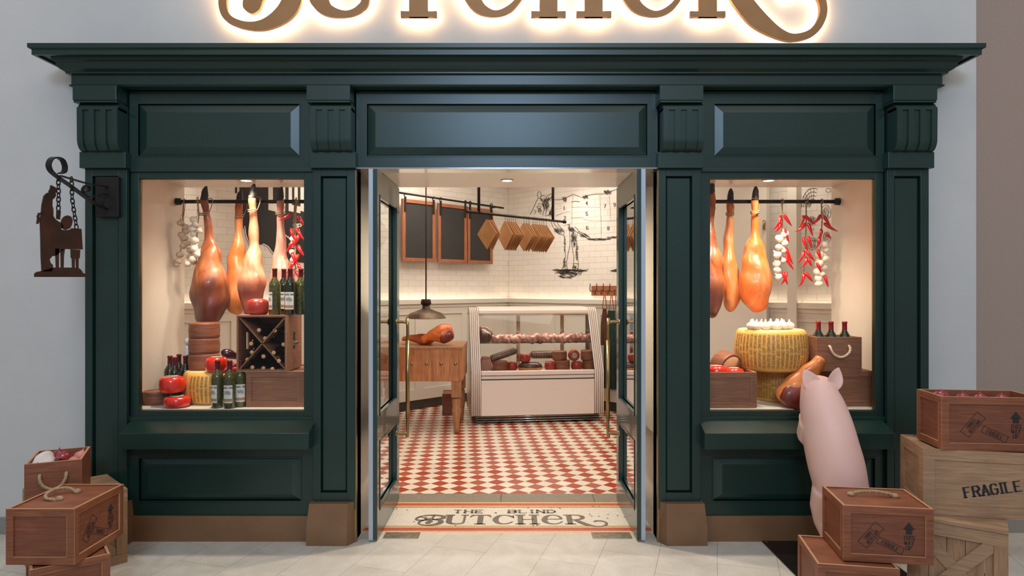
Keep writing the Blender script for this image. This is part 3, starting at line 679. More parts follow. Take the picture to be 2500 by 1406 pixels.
# ---- bottle
def bottle_proto(name, label, cat, gm, cm, labelled=True, loc=(0, 0, 0), rz=0):
    t = thing(name, label, cat, loc, rz)
    b = MB().lathe([(.001, 0), (.034, 0), (.0365, .004), (.0365, .185), (.034, .205), (.024, .222), (.016, .236), (.0145, .25), (.0142, .285), (.016, .287), (.016, .293), (.012, .295), (.001, .295)], 28); b.build('glass_body', gm, t)
    b = MB().lathe([(.0155, .234), (.0152, .25), (.015, .283), (.0168, .285), (.0168, .294), (.013, .297), (.001, .2975)], 24); b.build('foil_capsule', cm, t)
    if labelled:
        def cyl(u, v, r=.0371): a = -PI/2+u/.0365; return Vector((r*math.cos(a), r*math.sin(a), v))
        n = 14; rows = [[cyl(-.030+.060*k/n, z) for k in range(n+1)] for z in (.035, .145)]
        lb = MB().grid(rows, close_u=False, cap=False).build('paper_label', M['label'], t)
        b = MB(); f = lambda x, y: cyl(x, y, .0374)
        for q in text_quads('JANSE BAR', .0095, .24, .12, True, .6, .2): b.quad2([(x, y+.125) for x, y in q], f)
        R = random.Random(4)
        for k in range(60):   # little engraving of a house among trees
            a = R.uniform(0, 2*PI); r = R.random()**.5; x = r*.021*math.cos(a); y = .098+r*.015*math.sin(a); l = R.uniform(.001, .005)
            b.quad2(stroke((x-l, y), (x+l, y+R.uniform(-.001, .001)), .0011), f)
        for k in range(4): b.quad2(stroke((-.012+.007*k, .094), (-.012+.007*k, .108), .0016), f)
        b.quad2(stroke((-.014, .108), (.012, .108), .0015), f); b.quad2(stroke((-.016, .076), (.016, .076), .0012), f)
        b.build('label_print', M['labelink'], lb)
        b = MB(); rows = [[cyl(-.0285+.057*k/n, z, .0373) for k in range(n+1)] for z in (.044, .062)]
        b.grid(rows, close_u=False, cap=False).build('label_band', M['labelband'], lb)
    return t
# ---- ham hung by the ankle: origin on the rod
def hang_ham(label, loc, L, Wd, Dp, m, bend=0, rz=0, seed=1, lean=None, foot=.055, group=None, fat=1.0):
    L *= 1.045; Wd *= 1.045; aw = min(1.25, .172/Wd)
    t = thing('hanging_ham', label, 'ham', loc, rz)
    keys = []
    pr = [(.00, .26, .27), (.05, .32, .32), (.10, .27, .27), (.15, .28, .30), (.24, .33, .36), (.33, .40, .44), (.42, .52, .56), (.50, .68, .70), (.58, .84, .86), (.67, .97, .97), (.75, 1, 1), (.83, .95, .97), (.91, .80, .85), (.965, .55, .62), (.99, .30, .34), (1, .08, .1)]
    pr = [(u, a*aw if u < .34 else a, c*aw if u < .34 else c) for u, a, c in pr]
    for u, a, c in pr:
        cxx = bend*Wd*math.sin(u*PI*.9)*.35+(bend*Wd*.25*max(0, u-.55)); aa = a if u < .5 else a*fat if u < .95 else a
        keys.append((cxx, .012*math.sin(u*5), foot-.03-u*L, Wd/2*aa, Dp/2*c))
    MB().loft(keys, 28, 6, .026, 8, seed=seed).build('cured_leg', m, t)
    b = MB(); b.loft([(0, 0, foot-.045, Wd*.13*aw+.004, Wd*.13*aw+.003), (.004, 0, foot, .022, .02), (.006, .0, foot+.03, .018, .016), (.01, .01, foot+.055, .006, .006)], 14, 4, .006, 40); b.build('hoof', M['hoof'], t)
    b = MB(); a = Wd*.14*aw+.004
    for k, zz in enumerate((-.13*L-.0, -.13*L-.012)):
        b.tube([(a*math.cos(q*PI/8), a*math.sin(q*PI/8)+.0, zz+foot-.02+.003*math.sin(q)) for q in range(17)], .0035, 7)
    b.tube(catmull([(a, .01, -.13*L+foot-.02), (a+.012, .03, -.02), (a+.004, .055, .02), (.0, .062, .022), (-.01, .03, -.03)], 5), .003, 6)
    b.build('string', M['ropem'], t)
    return t
def rod(name, label, x0, x1, z=2.162, y=4.76):
    t = thing('hanging_rod', label, 'rod', (x0, y, z)); b = MB().tube([(0, 0, 0), (x1-x0, 0, 0)], .0135, 14)
    b.build('bar', M['rod'], t); s = -1 if abs(x0) > abs(x1) else 1
    ex = 0 if abs(x0) > abs(x1) else x1-x0; d = 1 if ex == 0 else -1
    MB().tube([(ex, 0, 0), (ex+d*.03, 0, 0), (ex+d*.035, 0, 0)], [.026, .024, .016], 16).build('end_flange', M['rod'], t)
rod('l', 'black steel rod holding the hams in the left window', -2.379, -1.02)
rod('r', 'black steel rod holding the hams and chilli strings in the right window', .958, 2.319)
HD = 4.70; RZ = wz(492, HD)-.012
# px of the hams -> world
hang_ham('dark brown wide ham with black pointed hoof, leftmost in the left window', (wx(505, HD), HD-.04, RZ+.01), .845, .245, .17, M['ham_dark'], .42, 0, 3, foot=.05)
hang_ham('golden orange ham with black hoof, second from left in the left window', (wx(584, HD+.12), HD+.12, RZ-.0), .775, .165, .15, M['ham_orange'], -.22, 0, 9)
hang_ham('pinkish tan ham with grey hoof, third in the left window, above the red cheese', (wx(623, HD), HD-.05, RZ+.02), .80, .168, .15, M['ham_pink'], .05, 0, 15)
hang_ham('dull rose ham hanging behind the wine bottles on the wooden wine crate', (wx(681, HD), HD+.02, RZ+.01), .80, .15, .13, M['ham_rose'], .12, 0, 22)
hang_ham('dark ham cut off by the left edge of the right window', (wx(1736, HD), HD, RZ+.05), .84, .17, .15, M['ham_dark'], .05, 0, 31)
hang_ham('slim orange ham with black hoof, middle one in the right window', (wx(1782, HD+.1), HD+.10, RZ+.01), .765, .125, .13, M['ham_orange'], -.02, 0, 41)
hang_ham('wide bright orange ham nearest the garlic string in the right window', (wx(1843, HD), HD, RZ+.01), .765, .215, .17, M['ham_bright'], .06, 0, 51)

# ---- garlic and chilli
def garlic_mb(s=1.0, M_=None, mb=None, seed=0):
    b = mb or MB(); Mx = (M_ or Matrix()) @ Matrix.Scale(s*1.1, 4)
    b.lathe([(.001, -.019), (.010, -.0185), (.020, -.011), (.0245, 0), (.021, .010), (.012, .018), (.005, .024), (.0035, .034), (.001, .036)], 20, Mx, lobes=7, amp=.07); return b
def rotm(v, ax, ay): return Matrix.Translation(v) @ Matrix.Rotation(ax, 4, 'X') @ Matrix.Rotation(ay, 4, 'Y')
def strand(label, loc, cat, garlic, chillies, stem, gm='garlic', group=None, knot=True):
    """origin on the rod; garlic [(x,z,s)], chillies [(x,z,angle,length)], stem list of points"""
    t = thing('garlic_string' if garlic and cat == 'garlic string' else 'chilli_string', label, cat, loc); R = random.Random(int(abs(loc[0])*1000))
    b = MB(); b.tube(catmull([(p[0], -.0, p[1]) for p in stem], 4), .0045, 7)
    b.tube([(stem[0][0]+.018*math.cos(a*PI/6)*.45, .018*math.sin(a*PI/6)*.95, .0+.018*math.cos(a*PI/6)*.0) for a in range(13)], .0025, 6) if False else None
    b.tube([(stem[0][0]+.001*a, .017*math.cos(a*PI/6), .017*math.sin(a*PI/6)) for a in range(13)], .003, 6)
    b.tube([(stem[0][0]+.004, .015, 0), (stem[0][0]+.003, .004, -.06), (stem[0][0], 0, -.1)], .0025, 6)
    for k in range(10):
        u = R.random(); i = int(u*(len(stem)-1)); p = stem[i]; b.tube([(p[0], 0, p[1]), (p[0]+R.uniform(-.02, .02), -.01, p[1]-R.uniform(.005, .03))], .0012, 5)
    b.build('braid', M['stalk'], t)
    for k, (x, z, s) in enumerate(garlic):
        o = garlic_mb(s, rotm((0, 0, 0), R.uniform(-.7, .7), R.uniform(-.8, .8))).build('garlic_bulb', M[gm], t, (x, R.uniform(-.022, -.004), z))
    for x, z, a, l in chillies:
        pts = []; rr = []
        for i in range(9):
            u = i/8; c_ = a+u*.55*(1 if a > 0 else -1); pts.append((u*l*math.sin(a+.25*u*(1 if a > 0 else -1)), -.008-.012*math.sin(u*PI), -u*l*math.cos(a+.5*u*(1 if a > 0 else -1)*.6))); rr.append(.0128*(.55 if i == 0 else 1-.9*u**2.2))
        o = MB().tube(pts, rr, 10).build('chilli_pepper', M['chilli'], t, (x, -.012, z))
    return t
def zz(py, d=4.74): return wz(py, d)-2.162
def gx(px, ref, d=4.74): return wx(px, d)-wx(ref, d)
D_ = 4.74
ref = 449; strand('dry garlic braid beside the wall, leftmost in the left window', (wx(ref, D_), D_, 2.162), 'garlic string',
    [(gx(a, ref), zz(b_), s) for a, b_, s in ((443, 545, .9), (455, 555, .9), (447, 575, 1), (452, 582, 1), (449, 600, 1), (441, 622, .95), (437, 638, .95), (434, 646, .8), (458, 566, .8), (463, 595, .7), (465, 612, .9), (467, 626, .9), (471, 633, .85), (476, 640, .8))], [],
    [(0, 0), (gx(447, ref), zz(520)), (gx(445, ref), zz(580)), (gx(438, ref), zz(635))], 'garlic_old')
ref = 496; strand('paler garlic braid hanging just left of the dark brown ham', (wx(ref, D_), D_-.09, 2.162), 'garlic string',
    [(gx(a, ref), zz(b_), s) for a, b_, s in ((490, 541, 1), (486, 562, 1.05), (494, 552, .8), (488, 575, .8), (492, 590, 1.1), (491, 609, 1.1), (499, 623, 1.15), (487, 635, 1.05), (476, 645, .95), (503, 566, .8))], [],
    [(0, 0), (gx(500, ref), zz(525)), (gx(497, ref), zz(560)), (gx(492, ref), zz(640))], 'garlic')
ref = 716; strand('garlic string hanging behind the red chillies at the edge of the left window', (wx(ref, D_), D_+.03, 2.162), 'garlic string',
    [(gx(a, ref), zz(b_), .9) for a, b_ in ((713, 583), (713, 598), (712, 616), (714, 634), (715, 652), (716, 668))], [],
    [(0, 0), (gx(714, ref), zz(560)), (gx(714, ref), zz(670))], 'garlic')
ref = 730; strand('thick red chilli string above the bottles in the left window', (wx(ref, D_), D_-.07, 2.162), 'chilli string', [(gx(742, ref), zz(690), .8)],
    [(gx(a, ref), zz(b_), c_, .10) for a, b_, c_ in ((722, 525, -.8), (738, 530, .4), (722, 560, .1), (736, 560, .3), (740, 575, -.2), (726, 590, -.3), (738, 600, .3), (724, 618, .2), (738, 622, -.2), (728, 640, -.3), (739, 645, .3), (722, 660, .1), (735, 662, .3))],
    [(0, 0), (0, zz(540)), (gx(728, ref), zz(670))])
ref = 1909; strand('garlic bulbs with a few red chillies, hanging beside the bright orange ham', (wx(ref, D_), D_, 2.162), 'garlic string',
    [(gx(a, ref), zz(b_), s) for a, b_, s in ((1914, 572, 1.1), (1901, 583, 1.15), (1913, 594, .9), (1899, 604, .95), (1912, 612, .8), (1896, 623, 1.1), (1911, 636, .75), (1895, 644, 1), (1895, 660, 1), (1897, 676, 1))],
    [(gx(a, ref), zz(b_), c_, l) for a, b_, c_, l in ((1904, 527, -.25, .12), (1911, 525, .35, .10), (1903, 545, -.3, .08), (1916, 605, .15, .13), (1914, 625, .3, .12), (1909, 664, .1, .10), (1916, 664, -.12, .10), (1912, 560, .1, .1))],
    [(0, 0), (gx(1910, ref), zz(545)), (gx(1906, ref), zz(600)), (gx(1904, ref), zz(680))])
ref = 1968; strand('all-red chilli string between the two garlic strings in the right window', (wx(ref, D_), D_, 2.162), 'chilli string', [],
    [(gx(a, ref), zz(b_), c_, l) for a, b_, c_, l in ((1958, 527, -.1, .09), (1962, 527, .6, .10), (1964, 545, -.6, .1), (1970, 545, .1, .1), (1957, 580, .1, .1), (1969, 577, .1, .1), (1959, 612, -.2, .1), (1966, 612, .4, .1), (1966, 628, -.2, .09), (1969, 630, .2, .07), (1959, 668, -.1, .10), (1964, 665, .4, .09))],
    [(0, 0), (0, zz(540)), (gx(1966, ref), zz(600)), (gx(1962, ref), zz(670))])
ref = 2005; strand('garlic and chilli string nearest the wall in the right window', (wx(ref, D_), D_, 2.162), 'garlic string',
    [(gx(a, ref), zz(b_), s) for a, b_, s in ((2011, 598, 1.2), (2016, 610, .9), (2001, 622, 1.15), (2012, 632, 1.0), (1998, 643, 1.1), (2010, 653, .9), (1995, 664, 1.1), (1997, 681, 1.1), (1997, 693, 1.0), (2005, 670, .8))],
    [(gx(a, ref), zz(b_), c_, l) for a, b_, c_, l in ((2000, 525, -.5, .10), (2008, 527, .3, .1), (2008, 545, .75, .12), (2001, 560, -.05, .08), (1996, 580, .0, .08), (1993, 610, .05, .08), (1992, 640, .1, .09), (2010, 672, .05, .09), (2013, 572, .6, .05))],
    [(0, 0), (gx(2007, ref), zz(540)), (gx(2003, ref), zz(600)), (gx(1999, ref), zz(690))])

# ---- cheeses
def red_cheese(loc, r, h, label, m='redwax', rz=0, lab=True, tilt=None):
    t = thing('red_wax_cheese', label, 'cheese', loc, rz); q = h/2
    MB().lathe([(.001, 0), (r*.62, 0), (r*.86, q*.14), (r*.98, q*.5), (r, q), (r*.98, q*1.5), (r*.86, q*1.84), (r*.62, q*2-.001), (r*.3, q*2-.004), (.001, q*2-.004)], 36).build('wax_body', M[m], t)
    if lab: MB().lathe([(.001, h-.003), (r*.38, h-.003), (r*.5, h-.001), (r*.5, h+.0006), (.001, h-.001)], 28).build('paper_seal', M['paper'], t)
    if tilt: t.rotation_euler = tilt
    return t
def brown_cheese(loc, r, h, label, rz=0, name='brown_cheese_wheel'):
    t = MB().lathe([(.001, 0), (r*.93, 0), (r*.985, h*.07), (r*.975, h*.2), (r, h*.5), (r*.975, h*.8), (r*.985, h*.93), (r*.93, h), (r*.85, h-.004), (.001, h-.004)], 40).build(name, M['rind'], None, loc)
    t.rotation_euler = (0, 0, rz); return tag(t, label, 'cheese')
def parmesan(loc, r, h, label, seed, emblem=None, ph=0):
    t = thing('parmesan_wheel', label, 'cheese', loc)
    R_ = lambda z: r*(.90+.10*math.sin(min(max(z/h, 0), 1)*PI)**.7) if 0 < z < h else r*.90
    prof = [(.001, 0), (r*.86, 0), (r*.895, .006)]+[(R_(h*k/14), h*k/14) for k in range(1, 14)]+[(r*.895, h-.006), (r*.86, h)]
    MB().lathe(prof, 56).build('rind', M['parm'], t)
    MB().lathe([(r*.865, h-.002), (r*.84, h+.001), (.001, h+.002)], 56).build('top_face', M['parm_top'], t)
    b = MB(); N = 26; Rn = random.Random(seed)
    for k in range(N):
        a0 = PI+PI*(k+.5)/N+ph
        if emblem and emblem[0] < a0 < emblem[1]: continue
        txt = ('PARMIGIANO-REGGIANO', 'REGGIANO-PARMIGIANO', 'REGGIANO-DOP-PARMIG')[k % 3]
        up = k % 2 == 0; sz = h*.056; L_ = len(txt)
        for q in text_quads(txt, sz*1.2, .13, .13, False, .52, .32):
            pts = []
            for x, y in q:
                v = h*.5+(x if up else -x)*.97; u = (y-sz*.6)*(-1 if up else 1); a = a0+u/r; rr = R_(v)+.0008; pts.append(Vector((rr*math.cos(a), rr*math.sin(a), v)))
            if min(p.z for p in pts) > .008 and max(p.z for p in pts) < h-.008: b.add(pts, [(0, 1, 2, 3)])
    if emblem:
        am = (emblem[0]+emblem[1])/2; f = lambda x, y: Vector(((R_(y)+.0008)*math.cos(am+x/r), (R_(y)+.0008)*math.sin(am+x/r), y))
        for R0 in (.034, .042, .026):
            for k in range(28):
                p = [(R0*math.cos(2*PI*j/28), h*.5+R0*math.sin(2*PI*j/28)*1.1) for j in (k, k+1)]; b.quad2(stroke(p[0], p[1], .0026), f)
        for q in text_quads('DOP', .014, .2, .2, False, .8, .3): b.quad2([(x, y+h*.47) for x, y in q], f)
        for q in text_quads('12', .026, .16, .16, False): b.quad2([(x+.02, y+h*.10) for x, y in q], f)
        for i in range(5):
            for j in range(4): b.quad2(stroke((-.035+j*.02, h*.78+i*.009), (-.02+j*.02, h*.78+i*.009), .002), f)
    b.build('dotted_rind_lettering', M['parm_ink'], t)
    return t
def PX(px, d): return wx(px, d)
# left window, bottom row
parmesan((wx(535, 4.50), 4.50, TOP), .228, .205, 'golden parmesan wheel with dotted lettering at the bottom of the left window', 3, (PI*1.14, PI*1.34))
ZP = TOP+.207
brown_cheese((wx(499, 4.50), 4.50, ZP), .100, .107, 'brown ridged cheese wheel, bottom of the stack of three on the left parmesan')
brown_cheese((wx(499, 4.50)-.001, 4.50, ZP+.107), .099, .104, 'brown ridged cheese wheel, middle of the stack of three on the left parmesan', 1)
brown_cheese((wx(498, 4.50)+.003, 4.50, ZP+.211), .098, .102, 'brown ridged cheese wheel, top of the stack of three on the left parmesan', 2)
red_cheese((wx(525, 4.33), 4.352, ZP), .069, .098, 'shiny red cheese lying on the left parmesan in front of the brown stack', lab=True)
red_cheese((wx(433, 4.24), 4.24, TOP), .079, .070, 'shiny red cheese on the platform, lower one of the two at the left corner')
brown_cheese((wx(384, 4.36), 4.36, TOP), .085, .085, 'low brown cheese wheel in the bottom left corner of the left window')
red_cheese((wx(419, 4.27), 4.275, TOP+.0855), .078, .105, 'shiny red cheese with white seal, upper one of the two at the left corner', rz=.4)
def botl(px, d, z, label, g='bottle', c='capsule', lab=True, rz=0, proto=[None]*4):
    return bottle_proto('wine_bottle', label, 'bottle', M[g], M[c], lab, (wx(px, d), d, z), rz)
botl(531, 4.215, TOP, 'olive wine bottle, leftmost of the three standing before the left parmesan', 'bottle_l', rz=-.5)
botl(561, 4.205, TOP, 'olive wine bottle, middle of the three standing before the left parmesan', 'bottle_l', rz=0)
botl(587, 4.25, TOP, 'olive wine bottle, rightmost of the three standing before the left parmesan', 'bottle_l', rz=.4)
for px, d, lb in ((415, 4.50, 'dark wine bottle, leftmost at the back by the left wall'), (427, 4.41, 'dark wine bottle standing right behind the red cheeses'), (437, 4.60, 'dark wine bottle at the very back between two others by the left wall'), (453, 4.50, 'dark wine bottle half hidden behind the brown cheese stack'), (464, 4.62, 'dark wine bottle almost hidden behind the brown cheese stack')):
    botl(px, d, TOP, lb, 'bottle', 'capsule', False)
t = thing('storage_jar', 'pale blue jar with a round knob behind the brown cheese stack', 'jar', (wx(458, 4.66), 4.67, TOP))
MB().lathe([(.001, 0), (.02, 0), (.022, .01), (.022, .34), (.018, .35), (.001, .35)], 20).build('body', M['blue'], t)
MB().lathe([(.001, .35), (.01, .352), (.021, .365), (.024, .38), (.018, .398), (.001, .402)], 20).build('knob', M['blue'], t)
# sausages and aubergines on the left parmesan
def sausage(loc, L, r, rot, m, name, label, cat, n=12, bend=.1):
    t = thing(name, label, cat, loc); t.rotation_euler = rot
    pts = []; rr = []
    for i in range(n+1):
        u = i/n; pts.append(((u-.5)*L, bend*L*(1-(2*u-1)**2), r)); rr.append(r*max(.22, min(1, math.sin(u*PI)*2.6)**.6) if 0 < u < 1 else r*.18)
    MB().tube(catmull(pts, 2), [x[0] for x in catmull([(q,) for q in rr], 2)], 14).build('casing', m, t)
    MB().tube([(-L*.5, 0, r), (-L*.5-.018, .004, r+.004)], [.004, .002], 6).tube([(L*.5, 0, r), (L*.5+.018, .004, r+.006)], [.004, .002], 6).build('tied_end', M['ropem'], t)
    return t
zs_ = ZP
sausage((wx(572, 4.42), 4.40, zs_), .20, .022, (0, -.35, .3), M['salami'], 'salami', 'mottled red salami, upper one of those leaning against the wine crate', 'sausage')
sausage((wx(570, 4.42), 4.34, zs_-.002), .17, .021, (0, -.5, .5), M['salami'], 'salami', 'mottled red salami, front one of those leaning against the wine crate', 'sausage')
sausage((wx(568, 4.40), 4.345, zs_), .11, .017, (0, 0, .1), M['redwax'], 'salami', 'short bright red sausage lying flat behind the front bottles', 'sausage')
for px, d, z, rz, lb in ((562, 4.47, .07, .4, 'dark glossy aubergine lying on the salami beside the brown cheese stack'), (548, 4.50, .0, 1.9, 'dark glossy aubergine tucked behind the brown cheese stack')):
    t = thing('aubergine', lb, 'aubergine', (wx(px, d), d, zs_+z)); t.rotation_euler = (0, .35, rz)
    MB().loft([(0, 0, -.07, .006, .006), (0, 0, -.055, .024, .024), (0, 0, -.02, .031, .031), (0, 0, .02, .026, .026), (0, 0, .05, .017, .017), (0, 0, .062, .008, .008)], 16, 4, M=Matrix.Translation((0, 0, .03)) @ Matrix.Rotation(PI/2, 4, 'Y')).build('fruit', M['aubergine'], t)
    MB().lathe([(.016, .045), (.010, .062), (.005, .066), (.004, .085), (.001, .086)], 10, Matrix.Translation((0, 0, .03)) @ Matrix.Rotation(PI/2, 4, 'Y')).build('stem', M['hoof'], t)

# ---- crates
def face_map(w_, d_, h_, side):
    if side == 'front': return lambda x, y, o=.0: Vector((-w_/2+x, -d_/2-o, y))
    if side == 'right': return lambda x, y, o=.0: Vector((w_/2+o, -d_/2+x, y))
    if side == 'left': return lambda x, y, o=.0: Vector((-w_/2-o, d_/2-x, y))
    return lambda x, y, o=.0: Vector((w_/2-x, d_/2+o, y))
def mark_mb(fm, w_, h_, kind):
    b = MB(); o = .0011
    if kind == 'care':
        s = h_/.257
        def put(q, a, cx, cy): b.quad2(rot2(q, a, cx, cy), lambda x, y: fm(x, y, o))
        def boxed(txts, a, cx, cy, th, bw, bh):
            for k, tx in enumerate(txts):
                for q in text_quads(tx, th, .17, .09, True, .48, .42): put([(x, y+(len(txts)/2-k-1)*th*1.45+th*.2) for x, y in q], a, cx, cy)
            for p, q2 in (((-bw, -bh), (bw, -bh)), ((bw, -bh), (bw, bh)), ((bw, bh), (-bw, bh)), ((-bw, bh), (-bw, -bh))): put(stroke(p, q2, .0024*s), a, cx, cy)
        boxed(['HANDLE', 'WITH CARE'], .90, w_*.315, h_*.48, .0140*s, .060*s, .0240*s)
        boxed(['FRAGILE'], -.42, w_*.53, h_*.31, .0175*s, .060*s, .0155*s)
        cx, cy = w_*.735, h_*.57
        for q in ([(-.014, -.012), (.014, -.012), (.014, .012), (-.014, .012)], [(-.026, .010), (.026, .010), (0, .044)]): put([(x*s, y*s) for x, y in q], 0, cx, cy)
        for k, tx in enumerate(('THIS', 'WAY', 'UP')):
            for q in text_quads(tx, .0175*s, .19, .10, True, .56, .46): put([(x, y-(.036+.0235*k)*s) for x, y in q], 0, cx, cy)
    else:
        for q in text_quads('FRAGILE', .048, .22, .10, True, .56, .44): b.quad2(rot2(q, .20, w_*.375, h_*.36), lambda x, y: fm(x, y, o))
        cx, cy = w_*.375+.185, h_*.36+.060
        for q in ([(-.014, -.012), (.014, -.012), (.014, .012), (-.014, .012)], [(-.026, .010), (.026, .010), (0, .044)]): b.quad2(rot2(q, .12, cx, cy), lambda x, y: fm(x, y, o))
        for q in text_quads('up', .018, .25, .18, False, .6, .3): b.quad2([(x+cx, y+cy-.036) for x, y in q], lambda x, y: fm(x, y, o))
    return b
def crate(label, loc, rz, w_, d_, h_, fm_='crate', pm='crate_side', em='edge', lid=True, open_=False, rim=.034, marks=None, name='wooden_crate', panels=('front', 'right', 'left', 'back'), handle=None, group=None, t_=.012, inset=.007):
    t = thing(name, label, 'crate', loc, rz, group); A, B = M[fm_], M[pm]; fr = MB(); E = MB()
    for sd in ('front', 'right', 'left', 'back'):
        f = face_map(w_, d_, h_, sd); L_ = w_ if sd in ('front', 'back') else d_
        def slab(mb, x0, x1, y0, y1, o0, o1):
            vs = [f(x, y, -o) for o in (o0, o1) for x, y in ((x0, y0), (x1, y0), (x1, y1), (x0, y1))]
            mb.add(vs, [(0, 1, 2, 3), (7, 6, 5, 4), (0, 4, 5, 1), (1, 5, 6, 2), (2, 6, 7, 3), (3, 7, 4, 0)])
        c0 = 0 if sd in ('front', 'back') else t_+.0004
        if sd in panels:
            slab(fr, c0, L_-c0, 0, rim, 0, t_); slab(fr, c0, L_-c0, h_-rim, h_, 0, t_); slab(fr, c0, rim, rim, h_-rim, 0, t_); slab(fr, L_-rim, L_-c0, rim, h_-rim, 0, t_)
            pn = MB(); slab(pn, rim-.002, L_-rim+.002, rim-.002, h_-rim+.002, inset, t_); pn.build('side_panel', B, t)
            # raw light edges of the frame boards around the sunk panel and up the corners
            e = .0016
            for x0, x1, y0, y1 in ((rim, L_-rim, rim, rim+e), (L_-rim-e, L_-rim, rim, h_-rim)): slab(E, x0, x1, y0, y1, -.0004, inset)
        else: slab(fr, c0, L_-c0, 0, h_, 0, t_)
        if c0: slab(E, .0002, .0025, 0, h_, -.0005, .001); slab(E, L_-.0025, L_-.0002, 0, h_, -.0005, .001)
        slab(E, c0, L_-c0, h_+.0002, h_+.0012, .0005, t_-.0005)
    fr.build('frame', A, t); E.build('raw_edge', M[em], t)
    MB().box(-w_/2+t_, w_/2-t_, -d_/2+t_, d_/2-t_, .004, .014).build('base_board', B, t)
    if lid and not open_:
        MB().box(-w_/2+t_*.8, w_/2-t_*.8, -d_/2+t_*.8, d_/2-t_*.8, h_-.013, h_-.006).build('lid', A, t)
    if marks:
        for sd, kd in marks:
            f = face_map(w_, d_, h_, sd); L_ = w_ if sd in ('front', 'back') else d_
            g = lambda x, y, o, f=f: f(x, y, o-inset)
            mark_mb(g, L_, h_, kd).build('stencilled_marking', M['ink'], t)
    return t
ZC = TOP
# left window: wine crate on a framed crate
t = crate('framed brown crate carrying the wine crate in the left window', (wx(688, 4.36), 4.43, ZC), 0, .36, .40, .223, 'walnut', 'walnut')
WC = thing('wine_crate', 'open wooden wine crate with a crossed divider and side handle hole', 'crate', (wx(650, 4.36)+.02, 4.375, ZC+.2235))
ww, wd_, wh = .315, .30, .355; b = MB(); tk = .012
b.box(-ww/2, ww/2, -wd_/2, wd_/2, 0, tk).box(-ww/2, ww/2, -wd_/2, wd_/2, wh-tk, wh).box(-ww/2, ww/2, wd_/2-tk, wd_/2, tk, wh-tk)
b.build('body', M['walnut'], WC)
def holed(mb, x0, x1):  # end board with a slot hole
    hz0, hz1, hy = .13, .24, .022
    mb.box(x0, x1, -wd_/2, -hy, tk, wh-tk).box(x0, x1, hy, wd_/2-tk, tk, wh-tk).box(x0, x1, -hy, hy, tk, hz0).box(x0, x1, -hy, hy, hz1, wh-tk)
for x0 in (-ww/2, ww/2-tk): b = MB(); holed(b, x0, x0+tk); b.build('end_board', M['walnut'], WC)
b = MB(); p = (ww/2-tk, wh/2-tk)
for s_ in (1, -1):
    a = math.atan2(p[1], p[0]*s_); L_ = math.hypot(*p)*.97; Mx = Matrix.Translation((0, -.0, wh/2)) @ Matrix.Rotation(-a, 4, 'Y'); b.box(-L_, L_, -wd_/2+.01, wd_/2-tk, -.004, .004, Mx)
b.build('crossed_divider', M['walnut'], WC)
e = .002; b = MB().box(-ww/2, ww/2, -wd_/2-e, -wd_/2, 0, .003).box(-ww/2, ww/2, -wd_/2-e, -wd_/2, wh-.003, wh).box(-ww/2, -ww/2+.003, -wd_/2-e, -wd_/2, 0, wh).box(ww/2-.003, ww/2, -wd_/2-e, -wd_/2, 0, wh); b.build('raw_edge', M['edge'], WC)
cx0, cy0 = WC.location.x, WC.location.y
# bottles lying inside, necks and corks to the front
def lying(px, py, k):
    y = 4.235+.012*(k % 3); x = wx(px, y); z = wz(py, y)
    t = thing('lying_wine_bottle', None, 'bottle', (x, y, z), group='bottles lying inside the wine crate')
    Mx = Matrix.Rotation(-PI/2, 4, 'X')
    MB().lathe([(.001, 0), (.013, 0), (.0142, .004), (.0145, .05), (.018, .065), (.030, .08), (.034, .095), (.034, .20), (.03, .225), (.001, .225)], 18, Mx).build('glass_body', M['bottle'], t)
    MB().lathe([(.0148, .001), (.0155, .004), (.0155, .055)], 18, Mx).build('foil_capsule', M['capsule'], t)
    MB().lathe([(.001, -.002), (.0125, -.002), (.013, .003)], 18, Mx).build('cork', M['cork'], t)
    return t
lab = ['near the top left of the divider', 'high on the right under the top board', 'just above the crossing of the divider', 'in front of the left handle hole', 'just below the left handle hole', 'at the right side above the middle', 'right of the crossing of the divider', 'just below left of the crossing', 'at the left edge low down', 'low on the right side', 'in the bottom left corner', 'in the middle of the bottom row', 'at the right of the bottom row']
for k, (px, py) in enumerate(((632, 806), (671, 807), (647, 826), (607, 839), (615, 860), (692, 841), (668, 861), (643, 870), (598, 878), (681, 881), (616, 897), (643, 899), (665, 901))):
    if k in (8, 3): px += 6
    lying(px, py, k)['label'] = 'cork-ended bottle inside the wine crate, '+lab[k]
ZW = ZC+.2235+wh+.0005
red_cheese((wx(630, 4.33), 4.33, ZW), .070, .100, 'dull red cheese on top of the wine crate, left of the bottles', 'redwax_dull')
botl(671, 4.30, ZW, 'dark wine bottle beside the red cheese on the wine crate', 'bottle_l', rz=-.9)
botl(693, 4.42, ZW, 'wine bottle standing behind two others on the wine crate', 'bottle', rz=.3)
botl(709, 4.30, ZW, 'wine bottle facing front with white label on the wine crate', 'bottle', rz=.05)
botl(735, 4.34, ZW, 'wine bottle at the right end of the wine crate top', 'bottle_l', rz=1.6)

